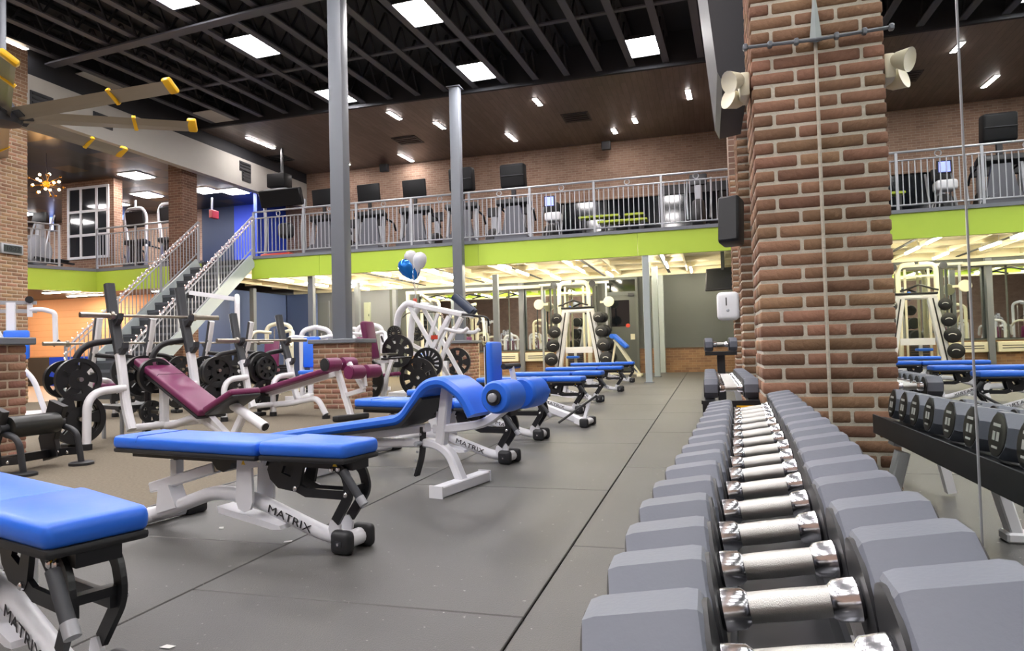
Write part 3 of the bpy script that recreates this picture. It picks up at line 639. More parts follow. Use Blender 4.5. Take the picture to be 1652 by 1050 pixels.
# ================================================================ RAILINGS
def railing(name, label, p, q, z, n_post, rings=True, sp=0.105, topz=1.12):
    p, q = Vector((p[0], p[1], z)), Vector((q[0], q[1], z)); dd = q - p; L = dd.length; ang = math.atan2(dd.y, dd.x)
    t = thing(name, label, 'railing', p, ang)
    MB().tube([(0, 0, topz), (L, 0, topz)], 0.024, 8).build('top_rail', M['galv'], t)
    MB().tube([(0, 0, topz - 0.16), (L, 0, topz - 0.16)], 0.017, 8).build('mid_rail', M['galv'], t)
    MB().tube([(0, 0, 0.1), (L, 0, 0.1)], 0.017, 8).build('bottom_rail', M['galv'], t)
    pm = MB().b2((-0.025, -0.02, 0), (0.025, 0.02, topz)).mesh('post', M['galv'], False)
    xs = [L * i / (n_post - 1) for i in range(n_post)]
    for x in xs: link('post', pm, t, (x, 0, 0))
    bm_ = MB().b2((-0.009, -0.009, 0.1), (0.009, 0.009, topz - 0.16)).mesh('baluster', M['galv'], False)
    k = int(L / sp)
    for i in range(1, k):
        x = L * i / k
        if min(abs(x - a) for a in xs) > 0.04: link('baluster', bm_, t, (x, 0, 0))
    if rings:
        rm = MB().tube([(0.055 * math.cos(a), 0, 0.055 * math.sin(a)) for a in [2 * PI * i / 14 for i in range(15)]], 0.011, 6, False).mesh('ring', M['galv'])
        for a, b in zip(xs[:-1], xs[1:]): link('ring', rm, t, ((a + b) / 2, 0, topz - 0.08))
    return t
railing('mezzanine_railing', 'long galvanised railing with thin balusters above the lime band', (-10.8, YM), (0.6, YM), ZF + 0.03, 9)
railing('wing_railing', 'galvanised railing left of the brick pillar behind the stairs', (COR.x, COR.y), (-13.25, 14.85), ZF + 0.03, 3, False)
le_b = LE + (COR - LE) * 0.42
railing('wing_railing', 'short galvanised railing at the far left beside the brick window wall', (LE2.x, LE2.y), (le_b.x, le_b.y), ZF + 0.03, 4, False)
# ================================================================ STAIRS
SX0, SX1 = -12.40, -10.80
Y_T, Y_B = 14.66, 10.75; NS = 17
sl_ = (ZF) / (Y_T - Y_B)
stt = thing('staircase', 'grey steel staircase climbing to the mezzanine with open dark treads', 'staircase', ((SX0 + SX1) / 2, Y_B, 0))
hw = (SX1 - SX0) / 2; run = (Y_T - Y_B) / NS; rise = ZF / NS
trm = MB().b2((-hw + 0.03, 0, -0.045), (hw - 0.03, run + 0.03, 0)).b2((-hw + 0.03, 0, -0.06), (hw - 0.03, 0.02, 0)).mesh('tread', M['grey'], False)
rsm = MB().b2((-hw + 0.04, run, -rise), (hw - 0.04, run + 0.01, -0.05)).mesh('riser', mat('riser', '3c4044', 0.5), False)
for i in range(1, NS): link('tread', trm, stt, (0, run * (i - 0.5), rise * i)); link('riser', rsm, stt, (0, run * (i - 1.5), rise * i))
for s in (-1, 1):
    MB().bar([(s * hw, -0.05, 0.02), (s * hw, Y_T - Y_B, ZF - 0.06)], 0.05, 0.30, (1, 0, 0)).build('stringer', M['ltgrey'], stt, False)
def stair_rail(x, label):
    t = thing('stair_railing', label, 'railing', (x, Y_B, 0), 0, 'stair railings')
    run_ = Y_T - Y_B
    top = [(0, 0.12, 0.12 + 0.08), (0, 0.12, 1.02), (0, run_, ZF + 1.02), (0, run_ + 0.02, ZF + 1.02)]
    MB().tube(fillet(top[1:3], 0.05), 0.024, 8).build('top_rail', M['galv'], t)
    MB().tube([(0, 0.12, 0.9), (0, run_, ZF + 0.90)], 0.016, 8).build('hand_rail', M['galv'], t)
    MB().tube([(0, 0.12, 0.28), (0, run_, ZF + 0.24)], 0.016, 8).build('bottom_rail', M['galv'], t)
    for i in range(4):
        y = 0.12 + (run_ - 0.12) * i / 3; z = y * sl_
        MB().b2((-0.022, y - 0.022, z), (0.022, y + 0.022, z + 1.02)).build('post', M['galv'], t, False)
    bm_ = MB().b2((-0.008, -0.008, 0), (0.008, 0.008, 0.66)).mesh('baluster', M['galv'], False)
    for i in range(1, 36):
        y = 0.12 + (run_ - 0.12) * i / 36
        link('baluster', bm_, t, (0, y, y * sl_ + 0.24))
    return t
stair_rail(SX0, 'left stair railing wound with fairy lights')
stair_rail(SX1, 'right stair railing wound with fairy lights')
def fairy(x, label):
    t = thing('fairy_lights', label, 'string lights', (x, Y_B, 0), 0, 'fairy lights on the stairs')
    w_, b_ = [], MB(); run_ = Y_T - Y_B
    for i in range(220):
        y = 0.12 + (run_ - 0.12) * i / 219; a = i * 0.9
        p = Vector((0.04 * math.cos(a), y, y * sl_ + 0.98 + 0.05 * math.sin(a))); w_.append(p)
        if i % 2 == 0: b_.add([p + Vector(d) * 0.013 for d in ((1, 0, 0), (0, 1, 0), (-1, 0, 0), (0, -1, 0), (0, 0, 1), (0, 0, -1))], ((0, 1, 4), (1, 2, 4), (2, 3, 4), (3, 0, 4), (1, 0, 5), (2, 1, 5), (3, 2, 5), (0, 3, 5)))
    for i in range(26):
        p = Vector((0.03 * math.sin(i * 1.3), 0.10 + 0.03 * math.cos(i * 1.7), 0.98 - 0.03 * i)); w_.insert(0, p)
        b_.add([p + Vector(d) * 0.013 for d in ((1, 0, 0), (0, 1, 0), (-1, 0, 0), (0, -1, 0), (0, 0, 1), (0, 0, -1))], ((0, 1, 4), (1, 2, 4), (2, 3, 4), (3, 0, 4), (1, 0, 5), (2, 1, 5), (3, 2, 5), (0, 3, 5)))
    MB().tube(w_, 0.005, 4).build('wire', mat('wire', 'b98f86', 0.5), t)
    b_.build('bulbs', M['fairy'], t, False)['kind'] = 'stuff'
fairy(SX0, 'string of tiny pink white fairy lights on the left stair rail')
fairy(SX1, 'string of tiny pink white fairy lights on the right stair rail')
# ================================================================ BRICK WINDOW WALL on the wing
bwx0, bwx1 = AY(100, 400, 15.45).x, AY(184, 400, 15.45).x
bwl = struct(MB().b2((bwx0, 15.45, ZF), (bwx1, 15.75, 5.86)).b2((bwx0 - 0.55, 15.95, ZF), (bwx0 + 0.3, 16.4, 5.86)).b2((bwx0, 15.7, ZF), (bwx0 + 0.3, 16.1, 5.86)).build('wall_window', brick_mat('window wall brick', '93705c', '7b5a49', 'a8957f', axes='XY'), smooth=False), 'brown brick wall with a white grid window on the wing')
a, b = AY(111, 306, 15.44), AY(175, 413, 15.44)
wn = struct(MB().b2((a.x, 15.435, b.z), (b.x, 15.445, a.z)).build('window_2', mat('window glass', '2b2f35', 0.06, spec=0.8), smooth=False), 'white framed grid window')
for i in range(4):
    x = a.x + (b.x - a.x) * (0, 0.32, 0.72, 1)[i]; MB().b2((x - 0.035, 15.41, b.z), (x + 0.035, 15.46, a.z)).build('window_frame', M['white'], wn, False)
    if i < 4:
        z = b.z + (a.z - b.z) * (0, 0.32, 0.66, 1)[i]; MB().b2((a.x - 0.035, 15.412, z - 0.035), (b.x + 0.035, 15.458, z + 0.035)).build('window_frame', M['white'], wn, False)
# ================================================================ ADJUSTABLE BENCHES
def rpad(c, size, bev=0.022, m=None, taper=None):
    b = MB().rbox(c, size, bev, 3, m)
    if taper:
        cx = c[0]; b.v = [(x, y * (1 - taper * max(0, (x - cx) / (size[0] / 2))), z) for x, y, z in b.v]
    return b
def make_bench(loc, rz, label):
    t = thing('adjustable_bench', label, 'weight bench', loc, rz, 'blue adjustable benches along the aisle')
    rpad((-0.215, 0, 0.405), (0.92, 0.28, 0.062)).build('back_pad', M['blue'], t)
    MB().rbox((-0.215, 0, 0.368), (0.91, 0.275, 0.022), 0.009, 2).build('back_pad_base', M['blackpl'], t)
    rpad((0.475, 0, 0.412), (0.43, 0.29, 0.062), 0.024, None, 0.22).build('seat_pad', M['blue'], t)
    b = MB().rbox((0.475, 0, 0.374), (0.425, 0.285, 0.024), 0.01, 2); b.v = [(x, y * (1 - 0.22 * max(0, (x - 0.475) / 0.215)), z) for x, y, z in b.v]
    b.build('seat_pad_base', M['blackpl'], t)
    seam = MB().tube([(-0.5, -0.141, 0.41), (-0.5, -0.13, 0.437), (-0.5, 0.13, 0.437), (-0.5, 0.141, 0.41)], 0.0022, 5)
    seam.build('pad_seam', mat('seam blue', '1b50b4', 0.6), t)
    MB().b2((-0.66, -0.045, 0.325), (0.25, 0.045, 0.36)).build('back_rail', M['black'], t, False)
    MB().b2((0.30, -0.05, 0.33), (0.68, 0.05, 0.363)).build('seat_rail', M['black'], t, False)
    path = fillet([(-0.60, 0, 0.045), (-0.50, 0, 0.062), (-0.15, 0, 0.182), (0.02, 0, 0.178), (0.14, 0, 0.155), (0.50, 0, 0.048), (0.64, 0, 0.046)], 0.08, 5)
    bm_ = MB().tube(path, 0.032, 14).build('main_beam', M['white'], t)
    MB().cyl((-0.58, -0.25, 0.03), (-0.58, 0.25, 0.03), 0.026, 12).build('rear_foot', M['white'], t)
    for s in (-1, 1):
        MB().rbox((-0.58, s * 0.23, 0.03), (0.075, 0.12, 0.06), 0.015, 2).build('foot_cap', M['blackpl'], t)
        w_ = MB().rbox((0.635, s * 0.066, 0.048), (0.1, 0.052, 0.096), 0.024, 3).build('wheel', M['blackpl'], t)
        MB().b2((0.62, s * 0.092 - 0.002, 0.035), (0.65, s * 0.092 + 0.002, 0.057)).build('wheel_inset', M['dark'], w_, False)
        MB().lathe([(0.006, 0), (0.006, 0.004)], (0.635, s * 0.094, 0.046), (0, s, 0), 8).build('bolt', M['chrome'], w_)
    MB().cyl((0.635, -0.05, 0.048), (0.635, 0.05, 0.048), 0.034, 14).build('axle', M['white'], t)
    pl = [(0.05, 0.17), (0.065, 0.135), (0.10, 0.122), (0.135, 0.135), (0.15, 0.17), (0.145, 0.315), (0.215, 0.325), (0.228, 0.35), (0.21, 0.37), (0.07, 0.365), (0.06, 0.34)]
    for s in (-1, 1):
        MB().prism(pl, (0, s * 0.06, 0), (1, 0, 0), (0, 0, 1), (0, 1, 0), 0.012).build('upright_plate', M['white'], t, False)
        MB().lathe([(0.011, 0), (0.011, 0.008), (0.007, 0.012)], (0.2, s * 0.066, 0.35), (0, s, 0), 10).build('bolt', M['chrome'], t)
    MB().prism([(-0.09, 0.13), (0.28, 0.075), (0.29, 0.06), (0.24, 0.055), (-0.08, 0.1)], (0, 0, 0), (1, 0, 0), (0, 0, 1), (0, 1, 0), 0.09).build('gusset', M['white'], t, False)
    MB().bar([(-0.57, 0, 0.175), (-0.14, 0, 0.292)], 0.05, 0.05, (0, 1, 0), 0.006).build('adjuster_sleeve', M['white'], t, False)
    MB().bar([(-0.16, 0, 0.287), (-0.05, 0, 0.315)], 0.036, 0.036, (0, 1, 0)).build('adjuster_rod', M['steel'], t, False)
    MB().prism([(-0.14, 0.335), (0.0, 0.335), (-0.02, 0.295), (-0.06, 0.28), (-0.1, 0.29)], (0, 0, 0), (1, 0, 0), (0, 0, 1), (0, 1, 0), 0.07).build('adjuster_bracket', M['black'], t, False)
    MB().b2((-0.425, -0.02, 0.21), (-0.385, 0.02, 0.315)).build('adjuster_post', M['white'], t, False)
    MB().cyl((-0.405, 0, 0.315), (-0.405, 0, 0.335), 0.016, 10).build('post_stop', M['blackpl'], t)
    MB().prism([(-0.51, 0.06), (-0.37, 0.1), (-0.42, 0.2), (-0.49, 0.19)], (0, 0, 0), (1, 0, 0), (0, 0, 1), (0, 1, 0), 0.075).build('pivot_bracket', M['white'], t, False)
    for s in (-1, 1):
        pl = [(0.235, 0.345), (0.32, 0.345), (0.3, 0.3), (0.35, 0.285), (0.37, 0.33), (0.42, 0.33), (0.4, 0.25), (0.38, 0.225), (0.28, 0.235), (0.235, 0.27), (0.22, 0.31)]
        MB().prism(pl, (0, s * 0.042, 0), (1, 0, 0), (0, 0, 1), (0, 1, 0), 0.014).build('seat_bracket', M['black'], t, False)
        MB().bar([(0.36, s * 0.04, 0.25), (0.43, s * 0.04, 0.225), (0.655, s * 0.04, 0.228)], 0.014, 0.036, (0, 1, 0)).build('link_arm', M['black'], t, False)
        pth = fillet([(0.6, s * 0.055, 0.345), (0.645, s * 0.055, 0.32), (0.67, s * 0.055, 0.24), (0.585, s * 0.045, 0.12)], 0.05, 5)
        MB().bar(pth, 0.014, 0.04, (0, 1, 0)).build('front_arm', M['black'], t, False)
        for (bx, bz) in ((0.62, 0.335), (0.585, 0.33), (0.38, 0.24), (0.655, 0.235)):
            MB().lathe([(0.011, 0), (0.011, 0.008), (0.006, 0.012)], (bx, s * 0.062 if bx > 0.5 else s * 0.049, bz), (0, s, 0), 10).build('bolt', M['chrome'], t)
        MB().prism([(0.555, 0.05), (0.6, 0.05), (0.605, 0.105), (0.585, 0.13), (0.555, 0.12), (0.545, 0.09)], (0, s * 0.038, 0), (1, 0, 0), (0, 0, 1), (0, 1, 0), 0.012).build('foot_bracket', M['white'], t, False)
    MB().b2((0.63, -0.05, 0.24), (0.66, 0.05, 0.262)).build('cross_tie', M['black'], t, False)
    hd = MB().cyl((0.665, -0.09, 0.335), (0.745, -0.09, 0.235), 0.016, 12).build('handle', M['darkrub'], t)
    MB().cyl((0.743, -0.09, 0.238), (0.765, -0.09, 0.21), 0.0175, 12).build('handle_end', M['galv'], hd)
    tm = link('lettering', LETTER, t, (0.325, -0.0345, 0.106)); tm.rotation_euler = (PI / 2, math.atan2(0.107, 0.36), 0)
    for (x, z) in ((0.10, 0.335), (0.6, 0.352)):
        MB().prism([(-0.011, -0.008), (0.011, -0.008), (0, 0.012)], (x, -0.0675 if x < 0.3 else -0.063, z), (1, 0, 0), (0, 0, 1), (0, 1, 0), 0.002).build('warning_sticker', mat('sticker yellow', 'f0c419', 0.5), t, False)
    return t
LETTER = text_mesh('MATRIX', 0.048, M['ink'], 0.0006)
LETTER.transform(Matrix.Diagonal((1.45, 1.0, 1.0, 1.0)))
B0 = make_bench((-2.03, 2.64, 0), math.radians(-10.3), 'flat blue adjustable bench in the middle foreground')
def by_wheel(px, py, deg, label):
    w_ = AZ(px, py, 0.0); a = math.radians(deg); lx, ly = 0.635, -0.09
    dup(B0, (w_.x - (lx * math.cos(a) - ly * math.sin(a)), w_.y - (lx * math.sin(a) + ly * math.cos(a)), 0), a, label)
a = math.radians(-20)
dup(B0, (-1.325 - 0.72 * math.cos(a), 1.265 - 0.72 * math.sin(a), 0), a, 'nearest blue adjustable bench cut by the lower left corner')
by_wheel(812, 750, -14, 'blue adjustable bench right behind the blue decline bench with rollers')
by_wheel(867, 711, -10, 'blue adjustable bench behind the foam rollers, its seat end clear of them')
by_wheel(933, 668, -7, 'blue adjustable bench behind the upright blue bench')
by_wheel(966, 649, -5, 'blue adjustable bench just in front of the dumbbell tower')
by_wheel(1000, 632, -3, 'blue adjustable bench at the foot of the dumbbell tower')
by_wheel(1019, 617, -2, 'farthest blue adjustable bench beside the pale post')
# ---- decline bench with foam rollers
def decline():
    t = thing('decline_bench', 'blue decline bench with a raised knee hump and two foam rollers', 'weight bench', (-1.45, 3.75, 0), math.radians(-12))
    q = 1.03
    P = lambda s, z, y=0.0: (s * q, y, z * q)
    MB().bar(fillet([P(-1.29, .245), P(-.25, .39), P(-.085, .585), P(.03, .61), P(.16, .525), P(.215, .42)], 0.06, 6), 0.28, 0.06, (0, 1, 0), 0.018).build('pad', M['blue'], t)
    MB().bar(fillet([P(-1.24, .215), P(-.25, .352), P(-.10, .51)], 0.05, 4), 0.27, 0.018, (0, 1, 0)).build('pad_base', M['blackpl'], t)
    MB().bar([P(-1.2, .19), P(-.15, .335)], 0.06, 0.05, (0, 1, 0), 0.008).build('pad_frame', M['white'], t, False)
    MB().bar(fillet([P(.07, .05), P(.0, .2), P(-.10, .25), P(-1.0, .215)], 0.12, 7), 0.07, 0.05, (0, 1, 0), 0.01).build('main_beam', M['white'], t)
    MB().bar([P(-1.0, .22), P(-1.02, .05)], 0.07, 0.05, (0, 1, 0), 0.008).build('rear_leg', M['white'], t, False)
    MB().rbox(P(.07, .03), (0.075, 0.52, 0.06), 0.006, 1).build('front_foot', M['white'], t, False)
    MB().rbox(P(-1.02, .03), (0.075, 0.46, 0.06), 0.006, 1).build('rear_foot', M['white'], t, False)
    for s in (-1, 1): MB().b2((0.03, s * 0.26 - 0.005, 0), (0.115, s * 0.26 + 0.005, 0.066)).build('foot_cap', M['white'], t, False)
    MB().bar(fillet([P(-.1, .33), P(.06, .34), P(.24, .37), P(.42, .5)], 0.08, 5), 0.05, 0.05, (0, 1, 0), 0.008).build('roller_arm', M['white'], t, False)
    MB().bar([P(-.06, .24), P(-.04, .38), P(-.01, .56)], 0.06, 0.06, (0, 1, 0), 0.008).build('hump_post', M['white'], t, False)
    MB().cyl(P(.43, .53, -.28), P(.43, .53, .28), 0.017, 12).build('roller_axle', M['galv'], t)
    for s in (-1, 1):
        y0_, y1_ = (-.255, -.045) if s < 0 else (.045, .255)
        r_ = MB().lathe([(0.035, 0), (0.075, 0.002), (0.085, 0.012), (0.087, 0.03), (0.087, 0.17), (0.085, 0.198), (0.075, 0.208), (0.035, 0.21)], P(.43, .53, y0_), (0, 1, 0), 28).build('foam_roller', M['blue'], t)
        MB().lathe([(0.042, 0), (0.042, 0.012), (0.03, 0.012)], P(.43, .53, s * .255), (0, s, 0), 20).build('roller_cap', M['blackpl'], r_)
        MB().lathe([(0.024, 0), (0.024, 0.02), (0.018, 0.024)], P(.43, .53, s * .262), (0, s, 0), 16).build('axle_end', M['galv'], r_)
    MB().cyl(P(.43, .53), P(.40, .68), 0.016, 10).build('handle_stem', M['white'], t)
    MB().cyl(P(.40, .68, -.09), P(.40, .68, .09), 0.016, 12).build('handle_grip', M['blackpl'], t)
    st2 = MB().bar(fillet([P(-.17, .34, -.02), P(-.175, .18, -.02), P(-.22, .06, -.02)], 0.1, 5), 0.045, 0.014, (0, 1, 0)).build('adjuster_plate', M['black'], t, False)
    for k in range(5): MB().lathe([(0.008, 0), (0.008, 0.004)], P(-.17 - 0.012 * k, .30 - .05 * k, -.046), (0, -1, 0), 8).build('adjuster_hole', M['galv'], st2)
    MB().cyl(P(-.175, .25, -.09), P(-.175, .25, .04), 0.014, 10).build('lock_pin', M['galv'], t)
decline()
# ---- upright utility bench with a V shaped front foot
def upright():
    f0 = AZ(945, 690, 0)
    t = thing('upright_bench', 'white bench with a vertical blue back pad and a wheeled V foot', 'weight bench', (f0.x - 0.12, f0.y + 0.16, 0), math.radians(-8))
    MB().bar([(-1.0, 0, 0.36), (-0.62, 0, 0.28), (0.02, 0, 0.06)], 0.06, 0.075, (0, 1, 0), 0.012).build('main_beam', M['white'], t, False)
    MB().bar([(0.0, 0, 0.06), (0.1, -0.1, 0.05)], 0.06, 0.06, (0, 0, 1)).bar([(0.0, 0, 0.06), (0.1, 0.1, 0.05)], 0.06, 0.06, (0, 0, 1)).build('foot', M['white'], t, False)
    MB().bar([(0.08, 0.0, 0.06), (0.14, 0.06, 0.3)], 0.03, 0.03, (0, 1, 0)).build('foot_stay', M['white'], t, False)
    for s in (-1, 1): MB().rbox((0.12, s * 0.13, 0.045), (0.09, 0.06, 0.09), 0.022, 2).build('wheel', M['blackpl'], t)
    MB().cyl((0.12, -0.1, 0.045), (0.12, 0.1, 0.045), 0.03, 12).build('axle', M['white'], t)
    MB().cyl((-0.12, -0.2, 0.05), (0.2, 0.06, 0.30), 0.012, 8).build('pull_bar', M['blackpl'], t)
    MB().bar([(-0.98, 0, 0.05), (-0.98, 0, 0.82)], 0.07, 0.05, (0, 1, 0), 0.008).build('back_post', M['white'], t, False)
    MB().rbox((-0.90, 0, 0.62), (0.075, 0.27, 0.5), 0.026, 3).build('back_pad', M['blue'], t)
    MB().b2((-0.95, -0.12, 0.4), (-0.935, 0.12, 0.84)).build('pad_base', M['blackpl'], t, False)
    MB().rbox((-0.66, 0, 0.385), (0.44, 0.3, 0.06), 0.022, 3).build('seat_pad', M['blue'], t)
    MB().rbox((-0.98, 0, 0.03), (0.07, 0.5, 0.06), 0.01, 1).build('rear_foot', M['white'], t, False)
upright()
# ================================================================ DUMBBELLS ON THE NEAR RACK
rub = per_object(mat('grey rubber', '6a6e79', 0.5, noise=0.05, scale=20, bump=0.05, bscale=160, spec=0.4), 0.06, 0.004)
rubend = mat('rubber end', '2a2825', 0.5)
def make_dumbbell(label, loc, rz, hl, R, gl=0.148, group='dumbbells on the near rack', marks=True, tilt=0.0):
    t = thing('dumbbell', label, 'dumbbell', loc, rz, group)
    t.rotation_euler = (0, -tilt, rz)
    g2 = gl / 2
    prof = [(0.02, -g2), (0.0235, -g2 + 0.004), (0.0215, -g2 + 0.026), (0.0165, -g2 + 0.032)]
    h = MB().lathe([(0.0165, -g2 + 0.03), (0.0172, 0), (0.0165, g2 - 0.03)], (0, 0, 0), (1, 0, 0), 20).build('grip', M['knurl'], t)
    for s in (-1, 1):
        MB().lathe([(r_, -d_) if s > 0 else (r_, d_) for r_, d_ in prof], (0, 0, 0), (1, 0, 0), 20).build('handle_collar', M['chrome'], h)
        a, b = s * g2, s * (g2 + hl)
        k = 1 if s > 0 else -1
        MB().lathe([(R * 0.86, 0), (R * 0.86, 0.005 * k)], (a, 0, 0), (1, 0, 0), 24).build('inner_plate', M['blackpl'], t)
        hm = MB().lathe([(R * 0.9, 0.004 * k), (R * 0.97, 0.008 * k), (R, 0.018 * k), (R, (hl - 0.012) * k), (R * 0.96, hl * k)], (a, 0, 0), (1, 0, 0), 8, PI / 8).build('head', rub, t, True, 25)
        ep = MB().lathe([(R * 0.86, 0), (R * 0.86, 0.0025 * k), (R * 0.8, 0.004 * k)], (b, 0, 0), (1, 0, 0), 28).build('end_plate', rubend, hm)
        ep.parent = t
        if marks and s > 0:
            bar_ = MB()
            for (yy, zz, w_, h_) in ((0, 0.026, 0.05, 0.008), (-0.014, -0.004, 0.018, 0.024), (0.014, -0.004, 0.018, 0.024), (0, -0.034, 0.04, 0.006)):
                bar_.b2((b + 0.004, yy - w_ / 2, zz - h_ / 2), (b + 0.0052, yy + w_ / 2, zz + h_ / 2))
            bar_.build('end_print', M['mark'], t, False)
    return t
DY = [0.668, .82, .967, 1.128, 1.29, 1.463, 1.628, 1.787, 1.96, 2.142, 2.33, 2.517, 2.716, 2.875, 3.03, 3.19]
DX = [0.083, .085, .087, .089, .0965, .1075, .118, .1265, .1365, .142, .15, .156, .165, .173, .178, .184]
ordn = ['nearest', 'second', 'third', 'fourth', 'fifth', 'sixth', 'seventh', 'eighth', 'ninth', 'tenth', 'eleventh', 'twelfth', 'thirteenth', 'fourteenth', 'fifteenth', 'sixteenth']
DTH = 0.20
for i, (x, y) in enumerate(zip(DX, DY)):
    q = i / 15; hl = 0.114 - 0.018 * q; R = 0.074 - 0.009 * q
    lb = 'grey eight sided dumbbell with chrome handle, nearest one cut by the lower edge' if i == 0 else 'grey eight sided dumbbell with chrome handle, %s from the near end of the rack' % ordn[i]
    make_dumbbell(lb, (x - 0.008, y, 0.442 + R * 0.924), 0.0, hl, R, tilt=0.16)
# rack
ra = math.atan2(0.105, 2.5)
rk = thing('dumbbell_rack', 'single tier white and black dumbbell rack running along the wall mirror', 'dumbbell rack', (0.13, 1.93, 0), -ra)
for s in (-1, 1):
    MB().box((s * 0.145, -0.02, 0.424 + s * 0.0232), (0.11, 2.88, 0.016), roty(-0.16)).build('saddle_rail', M['black'], rk, False)
    MB().b2((s * 0.20 - 0.004, -1.46, 0.36 + s * 0.03), (s * 0.20 + 0.004, 1.42, 0.43 + s * 0.04)).build('side_lip', M['dark'], rk, False)
    MB().b2((s * 0.068 - 0.004, -1.46, 0.385), (s * 0.068 + 0.004, 1.42, 0.425)).build('inner_lip', M['dark'], rk, False)
cp_ = MB().b2((-0.066, -1.46, 0.375), (0.066, 1.42, 0.385)).build('centre_plate', mat('satin plate', '3c3d40', 0.3, 0.6), rk, False)
for y in (-1.25, -0.3, 0.7):
    for x in (-0.035, 0.035): MB().lathe([(0.008, 0), (0.006, 0.004)], (x, y, 0.385), (0, 0, 1), 10).build('screw', M['black'], cp_)
MB().b2((-0.01, -1.26, 0.385), (0.01, -1.24, 0.387)).build('label_square', M['mark'], cp_, False)
for y in (-1.1, 0.0, 1.2):
    MB().box((0, y, 0.358), (0.38, 0.08, 0.04), roty(-0.16)).build('cross_member', M['galv'], rk, False)
    for s in (-1, 1):
        MB().bar([(s * 0.15, y, 0.34), (s * 0.23, y, 0.03)], 0.07, 0.045, (0, 1, 0), 0.006).build('leg', M['white'], rk, False)
        MB().rbox((s * 0.235, y, 0.02), (0.09, 0.09, 0.04), 0.008, 1).build('foot', M['white'], rk, False)
# second rack behind, lighter dumbbells
rk2 = thing('dumbbell_rack', 'far dumbbell rack of small dumbbells left of the second brick pillar', 'dumbbell rack', (0.115, 4.75, 0), 0)
for s in (-1, 1):
    MB().b2((s * 0.12 - 0.035, -0.95, 0.475), (s * 0.12 + 0.035, 0.75, 0.495)).build('saddle_rail', M['black'], rk2, False)
    for y in (-0.8, 0.6):
        MB().bar([(s * 0.08, y, 0.46), (s * 0.17, y, 0.02)], 0.06, 0.04, (0, 1, 0)).build('leg', M['white'], rk2, False)
MB().b2((-0.15, -0.97, 0.40), (0.155, -0.95, 0.495)).build('end_plate', M['black'], rk2, False)
MB().b2((0.02, -0.974, 0.42), (0.15, -0.97, 0.445)).build('label_white', M['mark'], rk2, False)
MB().b2((0.02, -0.974, 0.445), (0.15, -0.97, 0.47)).build('label_yellow', M['yellow'], rk2, False)
for y in (-0.8, 0.6): MB().b2((-0.14, y - 0.03, 0.44), (0.14, y + 0.03, 0.475)).build('cross_member', M['white'], rk2, False)
for i in range(12):
    y = 3.92 + i * 0.128
    make_dumbbell('small grey dumbbell on the far rack, %s from its near end' % ordn[i] if i else 'small grey dumbbell at the near end of the far rack', (0.115, y, 0.50 + 0.053), 0.0, 0.075, 0.057, 0.125, 'small dumbbells on the far rack', False)
ts = thing('dumbbell_stand', 'tall black stand holding a silver handled dumbbell behind the far rack', 'stand', (0.10, 5.72, 0))
MB().b2((-0.03, -0.04, 0.02), (0.03, 0.04, 0.72)).build('post', M['black'], ts, False)
MB().rbox((0, 0, 0.015), (0.26, 0.2, 0.03), 0.006, 1).build('base', M['black'], ts, False)
MB().b2((-0.12, -0.1, 0.70), (0.12, 0.1, 0.73)).build('tray', M['black'], ts, False)
make_dumbbell('silver handled dumbbell on top of the black stand', (0.10, 5.72, 0.785), 0.1, 0.06, 0.058, 0.12, None, False)
# ================================================================ WEIGHT PLATES
_pm = {}
def plate_mesh(R, th=0.045, n=6):
    key = (round(R, 3), n)
    if key in _pm: return _pm[key]
    m = MB(); seg = 8 * n; r0, r1, r2, r3 = R * 0.10, R * 0.46, R * 0.80, R
    def P(r_, a, x): return (x, r_ * math.cos(a), r_ * math.sin(a))
    h, t2 = th / 2, th * 0.3
    def ring(ra, rb, xa, flip=False):
        pass
    for i in range(seg):                       # hub and rim all round
        a, b = 2 * PI * i / seg, 2 * PI * (i + 1) / seg
        for (ra, rb, x) in ((r0, r1, t2 + 0.004), (r2, r3, h)):
            m.add([P(ra, a, x), P(rb, a, x), P(rb, b, x), P(ra, b, x), P(ra, a, -x), P(rb, a, -x), P(rb, b, -x), P(ra, b, -x)],
                  ((0, 1, 2, 3), (7, 6, 5, 4), (1, 5, 6, 2), (4, 0, 3, 7)))
        if (i % 8) in (0, 1, 2, 6, 7):               # webs between the holes
            x = t2
            m.add([P(r1, a, x), P(r2, a, x), P(r2, b, x), P(r1, b, x), P(r1, a, -x), P(r2, a, -x), P(r2, b, -x), P(r1, b, -x)],
                  ((0, 1, 2, 3), (7, 6, 5, 4), (0, 4, 5, 1), (2, 6, 7, 3)))
    _pm[key] = m.mesh('weight_plate', M['iron'], True, 40); return _pm[key]
def plate(p, rz, R, label, n=6, group='black iron weight plates'):
    o = link('weight_plate', plate_mesh(R, 0.045, n), None, p, rz); return tag(o, label, 'weight plate', group)
